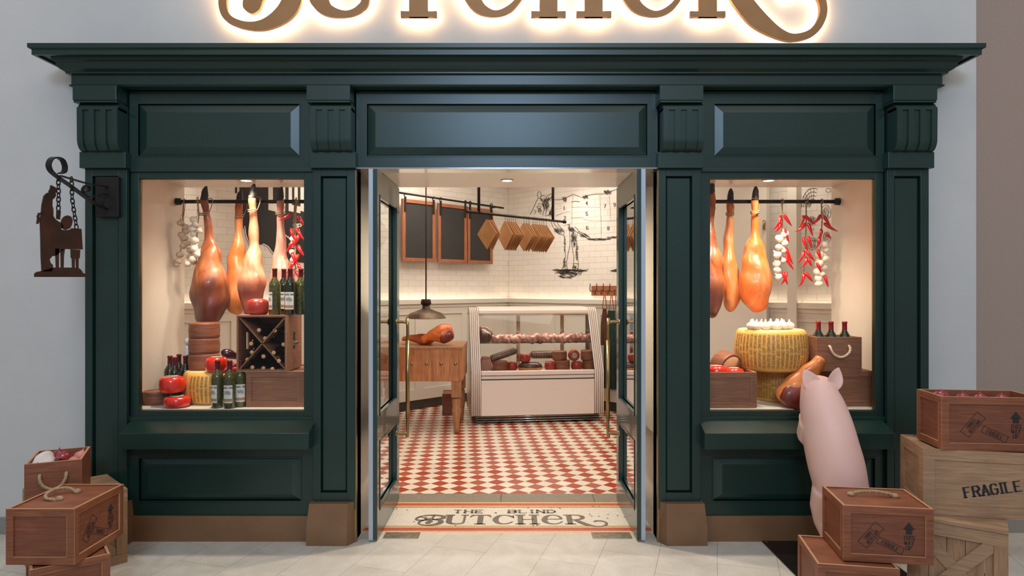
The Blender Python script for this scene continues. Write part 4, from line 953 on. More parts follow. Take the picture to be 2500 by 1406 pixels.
# right window
parmesan((wx(1897, 4.53), 4.53, TOP), .160, .215, 'lower parmesan wheel partly hidden under the wide one in the right window', 5)
ZR = TOP+.2175
parmesan((wx(1882, 4.44), 4.44, ZR), .233, .262, 'wide upper parmesan wheel carrying the garlic in the right window', 7)
ZG = ZR+.264; R = random.Random(11)
gl = [(1834, 824, 4.36), (1846, 826, 4.33), (1868, 826, 4.33), (1857, 815, 4.42), (1897, 825, 4.33), (1915, 824, 4.35), (1928, 822, 4.38), (1880, 814, 4.45), (1895, 812, 4.44), (1908, 815, 4.42), (1840, 818, 4.45), (1882, 822, 4.38)]
nm = ['at the left end', 'second from left in the front row', 'third from left in the front row', 'behind left of the middle', 'right of the middle in front', 'second from right in front', 'at the right end', 'at the back in the middle', 'at the back right of the middle', 'at the back near the right end', 'at the back near the left end', 'in the middle of the heap']
for k, (px, py, d) in enumerate(gl):
    t = garlic_mb(1.18+R.uniform(-.08, .08)).build('garlic_bulb', M['garlic'], None, (wx(px, d), d, ZG+.021)); t.rotation_euler = (R.uniform(-.25, .25), R.uniform(-.25, .25), R.uniform(0, 3))
    tag(t, 'white garlic bulb on the wide parmesan, '+nm[k], 'garlic', 'garlic bulbs on the parmesan')
crate('framed brown crate with red cheeses in the left corner of the right window', (wx(1775, 4.3)-.03, 4.37, TOP), 0, .36, .36, .223, 'walnut', 'walnut', open_=True)
t = brown_cheese((wx(1762, 4.4), 4.44, TOP+.25), .10, .1, 'brown ridged cheese wheel with pale cut face in the corner crate', 0, 'cut_cheese_wheel'); t.data.transform(Matrix.Rotation(PI/2+.25, 4, 'X')); t.rotation_euler = (0, 0, .5)
MB().lathe([(.001, .0), (.083, 0), (.084, .003), (.001, .003)], 32, Matrix.Rotation(PI/2+.25, 4, 'X') @ Matrix.Translation((0, 0, .097))).build('cut_face', M['cutcheese'], t)
MB().box(-.15, .15, -.15, .15, 0, .008).build('packing_board', M['walnut'], None, (wx(1775, 4.3)-.03, 4.37, TOP+.145)); tag(bpy.data.objects['packing_board'], 'board under the cheeses inside the corner crate of the right window', 'board')
red_cheese((wx(1748, 4.30), 4.30, TOP+.155), .075, .100, 'round red cheese at the left edge of the corner crate in the right window')
red_cheese((wx(1791, 4.30), 4.30, TOP+.155), .066, .085, 'red cheese with pale seal, right of its neighbour in the corner crate')
red_cheese((wx(1800, 4.45), 4.47, TOP+.155), .05, .06, 'small red cheese hidden at the back of the corner crate in the right window')
crate('framed brown crate at the right side of the right window under the rope box', (wx(2062, 4.4)+.03, 4.42, TOP), 0, .37, .34, .223, 'walnut', 'walnut')
def rope_pts(x0, x1, z0, dz, y, out=.022): return [(x0, y+.004, z0), (x0, y-out*.5, z0-.004), (x0+.004, y-out, z0-.03), ((x0*.8+x1*.2), y-out, z0-dz*.8), ((x0+x1)/2, y-out, z0-dz), (x0*.2+x1*.8, y-out, z0-dz*.8), (x1-.004, y-out, z0-.03), (x1, y-out*.5, z0-.004), (x1, y+.004, z0)]
t = crate('brown wooden box with pale rope handle holding red-capped bottles', (wx(2034, 4.33), 4.36, TOP+.2235), 0, .285, .22, .215, 'walnut', 'walnut', open_=True, panels=(), name='wooden_box')
MB().rope(rope_pts(-.062, .062, .16, .07, -.11), .0085).build('rope_handle', M['rope_w'], t)
zb = TOP+.2235+.0145
for px, d, lb in ((1998, 4.33, 'leftmost in the front row'), (2029, 4.33, 'middle of the front row'), (2062, 4.33, 'rightmost in the front row'), (1998, 4.41, 'standing behind the leftmost one')):
    botl(px, d, zb, 'red-capped wine bottle in the rope box, '+lb, 'bottle', 'capsule_r', False)
# ham lying against the lower parmesan
t = thing('whole_ham', 'whole ham with dark cut meat leaning beside the pig in the right window', 'ham', (wx(1950, 4.235), 4.235, TOP+.108)); t.rotation_euler = (0, .62, 0)
MB().loft([(.0, 0, -.13, .02, .02), (0, 0, -.115, .09, .05), (.01, 0, -.06, .125, .058), (.01, 0, .02, .115, .056), (0, 0, .09, .080, .05), (-.005, 0, .15, .052, .042), (0, 0, .20, .042, .036), (0, 0, .235, .038, .034), (0, 0, .25, .02, .016)], 26, 5, .014, 10, seed=3).build('golden_skin', M['ham_skin'], t)
MB().loft([(.02, -.03, -.135, .02, .02), (.02, -.03, -.115, .095, .038), (.022, -.03, -.05, .116, .042), (.03, -.028, .02, .092, .040), (.04, -.02, .07, .03, .03)], 22, 5, .008, 12, seed=6).build('lean_meat', M['ham_lean'], t)

# ================================================================== inside the shop
RP = PI/4
# ---- butcher block table
t = thing('butcher_block_table', 'thick butcher block table on turned legs under the pendant lamp', 'table', (-1.02, 7.52, 0)); tw, td = .98, .80
b = MB(); ch = .03; pts = [(-tw/2, -td/2+ch), (-tw/2+ch, -td/2), (tw/2-ch, -td/2), (tw/2, -td/2+ch), (tw/2, td/2), (-tw/2, td/2)]
b.grid([[(x, y, z) for x, y in pts] for z in (.56, .90)], smooth=False); b.build('block', M['butcher'], t, bevel=.004)
b = MB(); pts2 = [(x*1.01, y*1.01) for x, y in pts]; b.grid([[(x, y, z) for x, y in pts2] for z in (.90, .925)], smooth=False); b.build('top_board', M['table'], t, bevel=.003)
lp = [(.052, .56), (.052, .40), (.04, .385), (.034, .375), (.044, .355), (.046, .32), (.040, .28), (.050, .25), (.044, .19), (.032, .10), (.026, .03), (.028, 0)]
for sx in (-1, 1):
    for sy in (-1, 1):
        lg = MB().lathe([(r, z) for r, z in lp[3:]]+[(.001, 0)], 24); lg.box(-.05, .05, -.05, .05, .385, .57); lg.build('leg', M['table'], t, (sx*(tw/2-.065), sy*(td/2-.065), 0))
for px in (1005, 1041, 1077, 1112):
    x = wx(px, 7.12)+1.02; MB().lathe([(.001, .012), (.008, .011), (.010, .006), (.018, .004), (.020, 0)], 16, Matrix.Translation((x, -td/2, .745)) @ Matrix.Rotation(PI/2, 4, 'X')).build('brass_rosette', M['brass'], t)
def lying_ham(px, d, z, L, W_, m1, m2, rz, label, tilt=0):
    t = thing('whole_ham', label, 'ham', (wx(px, d), d, z)); t.rotation_euler = (0, PI/2+tilt, rz)
    MB().loft([(0, 0, -L*.5, W_*.15, W_*.15), (0, 0, -L*.46, W_*.38, W_*.34), (0, 0, -L*.33, W_*.5, W_*.42), (0, 0, -L*.1, W_*.47, W_*.42), (-.01, 0, L*.15, W_*.33, W_*.32), (-.01, 0, L*.33, W_*.22, W_*.22), (0, 0, L*.46, W_*.19, W_*.19), (0, 0, L*.5, W_*.08, W_*.08)], 22, 5, .014, 11, seed=px).build('golden_skin', m1, t)
    MB().loft([(W_*.12, W_*.10, -L*.48, W_*.1, W_*.1), (W_*.12, W_*.12, -L*.43, W_*.32, W_*.3), (W_*.12, W_*.12, -L*.28, W_*.40, W_*.33), (W_*.12, W_*.12, -L*.08, W_*.36, W_*.31), (W_*.05, W_*.06, L*.05, W_*.1, W_*.1)], 20, 5, .008, 12, seed=px).build('lean_meat', m2, t)
lying_ham(1020, 7.45, .985, .36, .125, M['ham_orange'], M['ham_skin'], PI-.05, 'golden ham lying flat at the left on the butcher block')
lying_ham(1068, 7.32, 1.035, .36, .20, M['ham_bright'], M['ham_lean'], PI+.12, 'big ham with dark cut side resting on the other ham on the butcher block', .30)
# ---- pendant
t = thing('pendant_lamp', 'rusty metal pendant lamp hanging over the butcher block table', 'pendant lamp', (wx(1040, 7.5), 7.5, 1.212))
MB().lathe([(.225, 0), (.222, .004), (.19, .045), (.175, .058), (.10, .085), (.05, .105), (.044, .112), (.042, .15)], 40).lathe([(.221, .002), (.188, .041), (.17, .053), (.04, .10)], 40).build('lamp_shade', M['rustb'] if 'rustb' in M else noisy('rusty_bronze', S(70, 56, 44), S(118, 94, 72), 14, .45, .5), t)
MB().lathe([(.042, .15), (.052, .156), (.060, .165), (.052, .20), (.05, .213), (.001, .213)], 28).build('cap', M['rust'], t)
MB().tube([(0, 0, .21), (0, 0, 2.088)], .0075, 8).build('drop_rod', M['rust'], t)
# ---- small box beside the table
t = crate('small brown wooden box on the floor between the table and the glass counter', (-.735, 8.35, 0), .1, .26, .3, .26, 'crate', 'crate', lid=True)

# ---- counter
WC_ = 1.545; cs = thing('display_counter', 'white refrigerated glass counter with ribbed corners, full of cured meat and cheese', 'display counter', (-.463, 7.6, 0), .13)
fp = [(0, .095), (0, .60), (.33, 1.255), (.345, 1.285), (.38, 1.305), (.42, 1.31)]
for x0 in (0.0, WC_-.012):
    b = MB(); poly = fp+[(.76, 1.31), (.76, .095)]; b.prism(poly, lambda y, z, q, x0=x0: Vector((x0+q, y+.01, z)), 0, .012) if False else b.prism([(0, .095), (0, .60), (.76, .60), (.76, .095)], lambda y, z, q, x0=x0: Vector((x0+q, y+.01, z)), 0, .012)
    b.build('end_panel', M['enamel'], cs)
    MB().prism([(.0, .60), (.33, 1.255), (.40, 1.30), (.76, 1.30), (.76, .60)], lambda y, z, q, x0=x0: Vector((x0+.003+q, y+.01, z)), 0, .006).build('side_glass', M['caseglass'], cs)
for x0 in (0.0, WC_-.115):
    back = MB()
    path = [(0, .10)]+fp[1:]
    for k in range(5):
        xx = x0+.012+k*.0225
        MB().tube([(xx, y-.004, z) for y, z in path], .0096, 8).build('corner_rib', M['enamel'], cs)
    for i in range(len(path)-1):
        (y0, z0), (y1, z1) = path[i], path[i+1]; back.add([(x0, y0+.006, z0), (x0+.115, y0+.006, z0), (x0+.115, y1+.006, z1), (x0, y1+.006, z1)], [(0, 1, 2, 3)])
    back.build('corner_backing', M['dark'] , cs)
b = MB().box(.115, WC_-.115, 0, .02, .095, .50); b.build('front_panel', M['enamel'], cs, bevel=.003)
b = MB().box(.115, WC_-.115, -.012, .05, .555, .605); b.box(.115, WC_-.115, 0, .03, .512, .548); b.build('nose_rail', M['enamel'], cs, bevel=.008)
MB().box(.115, WC_-.115, .012, .03, .10, .60).build('shadow_gap', M['dark'], cs)
b = MB().box(.05, WC_-.05, .05, .70, .02, .095); b.build('kick_base', M['dark'], cs)
for k in range(3): b = MB().tube([(.06, .04, .025+.027*k), (WC_-.06, .04, .025+.027*k)], .008, 8); b.build('chrome_louvre', M['chrome'], cs)
MB().box(.012, WC_-.012, .03, .75, .57, .582).build('deck', M['enamel'], cs)
b = MB(); 
for i in range(len(fp)-3): 
    pass
b.add([(.115, .002, .605), (WC_-.115, .002, .605), (WC_-.115, .325, 1.245), (.115, .325, 1.245)], [(0, 1, 2, 3)]); b.build('front_glass', M['caseglass'], cs)
b = MB(); prof = [(.325, 1.232), (.318, 1.252), (.328, 1.282), (.352, 1.303), (.39, 1.315), (.44, 1.32), (.76, 1.32), (.76, 1.285), (.42, 1.285), (.36, 1.26)]
b.grid([[(x, y, z) for y, z in prof] for x in (.115, WC_-.115)], smooth=False); b.build('canopy', M['enamel'], cs)
b = MB().box(.02, WC_-.02, .745, .76, 1.24, 1.285).box(.02, WC_-.02, .745, .76, .60, .63); b.build('rear_rail', M['enamel'], cs)
for x in (.02, .62, 1.18, WC_-.04): MB().box(x, x+.045, .74, .76, .60, 1.285).build('rear_post', M['chrome'], cs)
MB().box(.02, WC_-.02, .30, .70, .893, .899).build('glass_shelf', M['caseglass'], cs)
MB().box(.115, WC_-.115, .34, .36, 1.225, 1.24).build('lamp_rail', M['chrome'], cs)
ll = bpy.data.lights.new('counter_strip_light', 'AREA'); ll.shape = 'RECTANGLE'; ll.size = 1.2; ll.size_y = .03; ll.energy = 5; ll.color = WARMW
lo_ = bpy.data.objects.new('counter_strip_light', ll); C.objects.link(lo_); lo_.parent = cs; lo_.location = (WC_/2, .38, 1.222)
def inC(px, ly):
    """floor point inside the counter seen at photo column px, ly behind the counter's front"""
    c, s = math.cos(.13), math.sin(.13); k = (px-1250)/F
    # (x0 + u c - ly s) = k (y0 + u s + ly c)
    u = (k*(7.6+ly*c)-(-.463-ly*s))/(c-k*s); return Vector((-.463+u*c-ly*s, 7.6+u*s+ly*c, 0))
def at(px, ly, z): v = inC(px, ly); v.z = z; return v
ZD = .5825
brown_cheese(at(1219, .22, ZD), .10, .115, 'brown ridged cheese at the left of the counter deck under the netted salami')
red_cheese(at(1250, .24, ZD), .066, .10, 'small red cheese right of the left brown cheese in the counter', 'redwax_dull', lab=False)
t = thing('country_ham', 'flat brown cured ham with pale edge lying in the middle of the counter deck', 'ham', at(1294, .20, ZD)); MB().lathe([(.001, 0), (.12, .004), (.145, .03), (.14, .07), (.10, .095), (.001, .10)], 28, Matrix.Scale(.8, 4, (0, 1, 0))).build('meat', M['ham_black'], t); MB().lathe([(.13, .006), (.149, .026), (.149, .036), (.14, .040)], 28, Matrix.Scale(.8, 4, (0, 1, 0))).build('fat_edge', M['ham_skin'], t)
red_cheese(at(1281, .20, ZD+.101), .070, .10, 'red cheese on top of the flat cured ham in the counter', 'redwax_dull')
red_cheese(at(1343, .20, ZD), .066, .105, 'dull red cheese right of the flat cured ham in the counter', 'redwax_dull', lab=False)
brown_cheese(at(1372, .22, ZD), .095, .115, 'brown ridged cheese, lower of the middle pair in the counter')
brown_cheese(at(1366, .24, ZD+.1155), .088, .105, 'brown ridged cheese, upper of the middle pair in the counter', 1)
red_cheese(at(1408, .20, ZD), .068, .10, 'red cheese under the sealed red one in the counter', 'redwax_dull')
t = red_cheese(at(1398, .30, ZD+.185), .068, .09, 'red cheese standing on edge with its white seal facing front in the counter', 'redwax_dull', lab=True); t.rotation_euler = (PI/2, 0, .1); t.location.z = ZD+.10+.072; t.location.y -= .06
brown_cheese(at(1440, .22, ZD), .092, .115, 'brown ridged cheese, lower of the right pair in the counter')
brown_cheese(at(1436, .22, ZD+.1155), .092, .112, 'brown ridged cheese, upper of the right pair in the counter', 1)
def netted(loc, L, r, rot, label):
    t = thing('netted_salami', label, 'sausage', loc); t.rotation_euler = rot; Mx = Matrix.Rotation(PI/2, 4, 'Y')
    MB().loft([(0, 0, -L/2, r*.2, r*.2), (0, 0, -L*.46, r*.75, r*.75), (0, 0, -L*.3, r, r), (0, 0, L*.3, r, r), (0, 0, L*.46, r*.75, r*.75), (0, 0, L/2, r*.2, r*.2)], 18, 4, .004, 20, M=Mx).build('casing', M['ham_black'], t)
    b = MB()
    for k in range(-5, 6): b.tube([(k*L/12, (r+.002)*math.cos(a*PI/8), (r+.002)*math.sin(a*PI/8)) for a in range(17)], .0016, 5)
    for k in range(6): a = k*PI/3; b.tube([(x*L/12, (r+.002)*math.cos(a), (r+.002)*math.sin(a)) for x in range(-5, 6)], .0016, 5)
    b.build('net', M['net'], t); return t
netted(at(1229, .20, ZD+.19), .34, .042, (0, -.32, .13), 'netted dark salami leaning over the left brown cheese in the counter')
netted(at(1330, .38, ZD+.165), .36, .046, (0, 0, .13), 'netted pale brown salami lying level behind the red cheeses in the counter')
for k in range(5):
    t = MB().loft([(0, 0, -.10, .008, .006), (.01, 0, -.06, .022, .012), (-.005, 0, 0, .024, .014), (.005, 0, .06, .02, .012), (0, 0, .085, .006, .006)], 12, 4, .01, 30, seed=k).build('cured_meat_strip', M['bacon'], None, at(1176+k*5, .12+.01*k, ZD+.10)); t.rotation_euler = (.25, .15-.12*k, 0)
    tag(t, 'pink cured meat strip bunched at the left end of the counter deck', 'meat', 'meat strips at the left end of the counter deck')
t = thing('netted_ham', 'round dark netted ham at the left end of the counter shelf', 'ham', at(1180, .45, .899)); MB().loft([(0, 0, 0, .07, .07), (0, 0, .02, .11, .10), (0, 0, .09, .125, .11), (-.01, 0, .15, .09, .08), (-.03, 0, .185, .02, .02)], 22, 5, .015, 14).build('meat', M['ham_black'], t)
b = MB()
for k in range(8):
    a = k*PI/8; b.tube([(.13*math.cos(a)*math.sin(q), .117*math.sin(a)*math.sin(q), .085+.1*math.cos(q)*1.0) for q in [PI*j/14-PI/2 for j in range(15)]] if False else [(.128*math.cos(a)*math.cos(q), .114*math.sin(a)*math.cos(q), .075+.11*math.sin(q)) for q in [-.6+PI*1.25*j/14 for j in range(15)]], .0016, 5)
b.build('net', M['net'], t)
R = random.Random(5)
for k in range(11):
    px = 1217+k*21.5
    t = MB().loft([(0, 0, -.14, .01, .008), (0, .01, -.10, .042, .03), (.006, -.01, -.03, .052, .04), (-.006, .0, .04, .05, .036), (0, .01, .11, .034, .03), (0, 0, .15, .006, .006)], 16, 5, .022, 26, seed=k+3, M=Matrix.Rotation(PI/2, 4, 'Y')).build('cured_pork_belly', M['bacon'], None, at(px, .42+.03*(k % 2), .899+.042)); t.rotation_euler = (R.uniform(-.2, .2), R.uniform(-.08, .08), .13+R.uniform(-.25, .25))
    tag(t, 'ragged pink cured pork belly in the row on the counter shelf', 'meat', 'cured pork bellies on the counter shelf')

# ---- blackboards on the left wall
def railtube(name, label, a, b_, r, m='iron'):
    t = thing(name, label, 'rail', a); MB().tube([(0, 0, 0), tuple(Vector(b_)-Vector(a))], r, 10).build('bar', M[m], t); return t
zr = 2.70; a = onL(968, zr+.03, .14); b_ = onL(1229, zr-.01, .14); t = railtube('board_rail', 'black rail with hooks carrying the three blackboards', a, b_, .013)
for u in (.02, .93): 
    p = (b_-a)*u; MB().tube([tuple(p), tuple(p+Vector((-.1, .1, 0)))], .01, 8).build('wall_bracket', M['iron'], t)
for k, (p0, p1, lb) in enumerate(((981, 1061, 'leftmost'), (1068, 1138, 'middle'), (1140, 1201, 'rightmost'))):
    A = onL(p0, 0, .11); B = onL(p1, 0, .11); w2 = (B-A).length/2; c_ = (A+B)/2; zt = 2.665-.006*k; zb_ = 1.885
    t = thing('blackboard', f'{lb} of the three wood-framed empty blackboards on the tiled wall', 'blackboard', (c_.x, c_.y, zb_), RP, 'framed blackboards on the left wall'); H = zt-zb_; fw = .045
    b = MB(); frame_boards(b, -w2, w2, 0, H, -w2+fw, w2-fw, fw, H-fw, -.02, .015); b.build('frame', M['brownframe'], t, bevel=.002)
    MB().box(-w2+fw, w2-fw, -.006, .01, fw, H-fw).build('slate', M['slate'], t)
    for s_ in (-1, 1):
        x = s_*(w2-.035); rz_ = zr+.012-zb_
        MB().box(x-.014, x+.014, -.030, -.02, H-.16, rz_-.02).tube([(x, -.025+.022*math.sin(q)-.0, rz_+.022*math.cos(q)-.004) for q in [PI*j/6-PI/2 for j in range(8)]], .007, 8).build('strap_hook', M['iron'], t)
# ---- hanging brown boards
cc = 7.5
def onT(px, z): k = (px-1250)/F; Y = cc/(1-k); return Vector((k*Y, Y, z))
a = onT(1141, 2.35); b_ = onT(1378, 2.35); t = railtube('hanging_rail', 'black ceiling-hung rail carrying the diamond-shaped brown boards', a, b_, .014)
for px in (1169, 1350): p = onT(px, 2.35)-a; MB().tube([tuple(p), (p.x, p.y, .95)], .016, 10).build('drop_rod', M['iron'], t)
for px in (1141, 1378): p = onT(px, 2.35)-a; MB().tube([tuple(p-Vector((.012, .012, 0))), tuple(p+Vector((.012, .012, 0)))], .02, 12).build('end_cap', M['iron'], t)
proto = None; R = random.Random(2)
for px in (1189, 1197, 1203, 1233, 1238, 1243, 1248, 1253, 1258, 1279, 1285, 1291, 1301, 1306, 1311, 1317, 1322, 1327, 1333):
    loc = onT(px, 2.35); rot = (0, 0, RP+PI/2+PI+R.uniform(-.16, .1))
    if proto is None:
        proto = thing('hanging_board', 'thin diamond-shaped brown board hanging in the row from the black ceiling rail', 'board', loc, rot[2], 'diamond-shaped boards on the ceiling rail')
        MB().prism([(0, -.385), (-.142, -.215), (-.012, -.062), (.012, -.062), (.142, -.215)], lambda x, y, q: Vector((x, q, y)), -.003, .003).build('board', M['kraft'], proto)
        MB().tube(catmull([(0, 0, -.085), (0, .006, -.05), (0, .0, -.02), (0, .018, 0), (0, 0, .018), (0, -.018, 0)], 4), .002, 6).build('hook', M['iron'], proto)
    else: dup(proto, loc, rot)

# ---- mural and painted emblem on the tiles
def fR(x, y, q=0): v = onR(x, 0, .004+q); v.z = wz(y, v.y); return v
def fL(x, y, q=0): v = onL(x, 0, .004+q); v.z = wz(y, v.y); return v
Z2 = lambda pts: [(1200+x/3.0565, 400+y/3.0565) for x, y in pts]
mu = thing('wall_mural', 'black line drawing of a cow with numbered cuts on the white tiles', 'mural', onR(1400, 2.3)); mo = tuple(-v for v in mu.location)
def rib(mb, pts, w_, f=fR, sub=4): mb.ribbon([(x, y, w_) for x, y in pts], f, 0, .0008, sub)
b = MB()
cowl = [
 [(455,265),(500,268),(545,258),(580,240),(610,228),(640,238),(680,250),(720,235),(780,225),(850,222),(900,200),(940,188),(1040,170),(1150,178),(1260,196),(1330,240),(1350,330)],
 [(345,250),(341,228),(352,208),(362,210),(370,228),(366,246),(352,258),(345,250)], [(400,268),(415,240),(446,224),(448,240),(430,266),(405,280)],
 [(345,258),(332,285),(318,318),(304,345),(288,378)], [(366,246),(385,236),(404,244)], [(446,250),(452,300),(442,345),(430,378),(400,388)], [(338,322),(350,314),(368,320),(366,330),(348,330),(338,322)],
 [(345,300),(365,296),(382,306)], [(372,260),(388,300),(392,340),(380,385)], [(398,300),(410,340),(402,380)], [(312,345),(330,352),(322,372)],
 [(440,420),(455,462),(480,500),(512,522),(538,534),(549,565),(547,640),(551,690),(541,720),(534,765),(518,796)],
 [(480,424),(498,450),(510,470),(540,500),(538,530)], [(455,424),(472,452),(500,480),(520,512)],
 [(580,500),(586,560),(582,620),(572,662),(566,700),(560,738),(566,790)], [(596,560),(604,640),(614,690),(610,748),(600,792)], [(640,520),(630,570),(634,640),(642,700),(648,748),(642,792)], [(612,520),(600,560)],
 [(610,748),(628,742),(648,748)], [(534,765),(550,760),(562,764)], [(516,798),(518,820),(560,820),(568,792)], [(600,792),(622,798),(642,792)],
 [(575,480),(600,490),(650,515),(700,545),(750,566),(800,568),(870,560),(920,545),(1000,545),(1100,562),(1160,540)], [(650,503),(700,525),(740,560)], [(620,470),(640,485),(655,515)],
 [(1120,540),(1110,600),(1125,680),(1115,760),(1130,790)], [(1190,520),(1180,600),(1195,680),(1180,760),(1190,790)], [(1280,500),(1260,600),(1285,680),(1270,780)], [(1340,300),(1350,420),(1330,560),(1345,600)],
 [(595,284),(625,278),(660,284)]]
for c_ in cowl: rib(b, Z2(c_), .95)
R = random.Random(8)
def hatch(cx, cy, rx, ry, n, ln, ang, w_=.55, f=fR, mb=None):
    for k in range(n):
        a = R.uniform(0, 2*PI); r = R.random()**.5; x = cx+rx*r*math.cos(a); y = cy+ry*r*math.sin(a); l = ln*R.uniform(.5, 1.2); g = ang+R.uniform(-.35, .35)
        p = [(x-l/2*math.cos(g), y-l/2*math.sin(g)), (x+l/2*math.cos(g), y+l/2*math.sin(g))]; (mb or b).quad2(stroke(*[Z2([q])[0] for q in p] if f is fR else p, w_), lambda u, v: f(u, v, .0009))
for hx in ((545,262,14,16,30,22,1.2),(700,248,20,12,34,20,1.0),(868,212,28,14,50,20,.8),(405,310,26,36,70,24,1.3),(385,270,22,16,26,20,.6),(425,262,16,18,22,18,1.0),(360,345,16,26,22,16,1.2),(500,500,34,20,46,24,.9),(545,600,6,60,40,14,1.4),
           (545,740,9,40,36,14,.4),(610,560,18,60,70,24,1.5),(636,650,8,80,60,14,.3),(620,770,14,14,26,12,.2),(595,490,24,14,44,20,.9),(690,535,30,14,30,26,.6),(800,562,80,6,60,26,.1),(900,548,40,6,30,24,-.2),(440,370,14,26,26,22,1.4)):
    hatch(*hx)
for hx in ((540,795,78,8,60,46,.05),(555,815,70,10,50,40,.1),(560,840,55,14,34,34,.1),(650,795,60,10,44,38,-.1),(640,820,30,12,16,26,-.5),(925,795,34,10,26,36,.05),(1150,800,80,14,60,44,0)): hatch(*hx, w_=.7)
b.build('cow_outline', M['cow_ink'], mu, mo)
b = MB()
for d_ in ([(608,240),(600,330),(600,440)],[(605,323),(815,323)],[(808,230),(815,400),(818,550)],[(878,235),(884,330),(890,420)],[(480,390),(530,366),(590,355)],[(600,402),(640,400),(680,400)],[(680,412),(760,424),(925,424)],[(540,462),(600,440)],[(925,424),(1000,430),(1100,426)]):
    c_ = catmull(d_, 8); L_ = 0
    for i in range(len(c_)-1):
        l = math.hypot(c_[i+1][0]-c_[i][0], c_[i+1][1]-c_[i][1]); n = max(1, int(l/9))
        for k in range(n):
            u0, u1 = k/n, (k+.55)/n; p = [tuple(sm(c_[i][q], c_[i+1][q], u) for q in (0, 1)) for u in (u0, u1)]; b.quad2(stroke(*Z2(p), .7), lambda u, v: fR(u, v, .0009))
b.build('dashed_cut_line', M['cow_ink'], mu, mo)
b = MB()
for s_, x, y in (('1',542,330),('2',547,403),('3',576,465),('4',710,292),('5',711,372),('6',714,477),('7',846,315),('8',871,480),('9',918,305),('12',1030,557)):
    px, py = Z2([(x, y)])[0]
    for q in text_quads(s_, 8, .16, .12, True, .55, .3): b.quad2([(px+u, py+4-v) for u, v in q], lambda u, v: fR(u, v, .0009))
b.build('cut_number', M['cow_ink'], mu, mo)
# small food sketches on the tile strip behind the garlic strings
sk = thing('wall_drawing', 'small black sketches of food on the tile strip at the right of the right window', 'mural', onR(1990, 2)); so = tuple(-v for v in sk.location); b = MB()
def ell(cx, cy, rx, ry, w_=.8, a0=0, a1=2*PI): b.ribbon([(cx+rx*math.cos(a0+(a1-a0)*k/16), cy+ry*math.sin(a0+(a1-a0)*k/16), w_) for k in range(17)], fR, 0, .0008, 1)
for k in range(5): ell(1985, 505, 8+k*5, 10+k*9, .9, PI, 1.62*PI)
for k in range(7): a = PI*1.02+k*.26; b.quad2(stroke((1985+8*math.cos(a), 505+10*math.sin(a)), (1985+30*math.cos(a), 505+46*math.sin(a)), .8), lambda u, v: fR(u, v, .001))
ell(2016, 518, 12, 18); ell(2016, 518, 6, 12); ell(1982, 538, 9, 10); ell(1982, 538, 5, 6); ell(1983, 595, 13, 15); ell(1983, 595, 7, 9); ell(2018, 580, 9, 14); ell(2022, 464, 6, 5)
for cx, cy, rx, ry in ((2016, 518, 10, 15), (1982, 538, 7, 8), (1983, 595, 11, 12), (2018, 580, 7, 11)): hatch(cx, cy, rx, ry, 22, 8, 1.2, .6, lambda u, v, q=0: fR(u, v, q))
for k in range(4): b.quad2(stroke((1977+k*3, 558), (1978+k*3, 561), .8), lambda u, v: fR(u, v, .001))
b.build('drawing', M['cow_ink'], sk, so)
# painted black emblem on the left wall
em = thing('wall_emblem', 'large black painted emblem with white letters on the tiles behind the hams', 'mural', onL(660, 2.2)); eo = tuple(-v for v in em.location)
Z4 = lambda pts: [(330+x/2.4235, 430+y/2.4235) for x, y in pts]
b = MB(); b.prism(Z4([(618,-60),(618,150),(630,215),(640,300),(664,360),(680,402),(700,412),(765,400),(800,430),(830,470),(860,500),(1100,520),(1100,-60)]), fL, 0, .0012); b.prism(Z4([(592,-60),(592,100),(604,100),(604,-60)]), fL, 0, .0012); b.build('black_ground', M['ink'], em, eo)
b = MB()
for q in ([(788,-60),(788,200),(815,206),(815,-60)],[(866,-60),(866,190),(888,196),(888,-60)],[(815,150),(815,206),(888,222),(888,180)],[(908,-60),(908,206),(928,210),(928,-60)],[(942,-60),(942,150),(962,156),(962,-60)],[(978,-60),(978,205),(1002,212),(1002,-60)],[(928,170),(928,210),(978,220),(978,180)],[(1020,-60),(1020,215),(1046,220),(1046,-60)]):
    b.prism(Z4(q), lambda x, y, q_: fL(x, y, .0014+q_), 0, .001)
b.build('white_letters', M['label'], em, eo)
b = MB(); g_ = lambda x, y, q_: fL(x, y, .0014+q_)
for pl in ([(648,295),(656,345),(668,380),(688,418)], [(755,400),(785,415),(812,450),(838,478)], [(885,345),(905,362),(925,385),(945,415)]): b.ribbon([(*p, 2.2) for p in Z4(pl)], g_, 0, .001, 4)
for q in text_quads('SP', 12, .3, .22, False): 
    px, py = Z4([(960, 312)])[0]; b.quad2([(px+u, py-v) for u, v in q], lambda u, v: fL(u, v, .002))
for k in range(5):
    px, py = Z4([(900+9*k, 360+9*k)])[0]; b.quad2(stroke((px, py), (px+4, py-1.5), 1.4), lambda u, v: fL(u, v, .002))
b.build('white_outline', M['label'], em, eo)

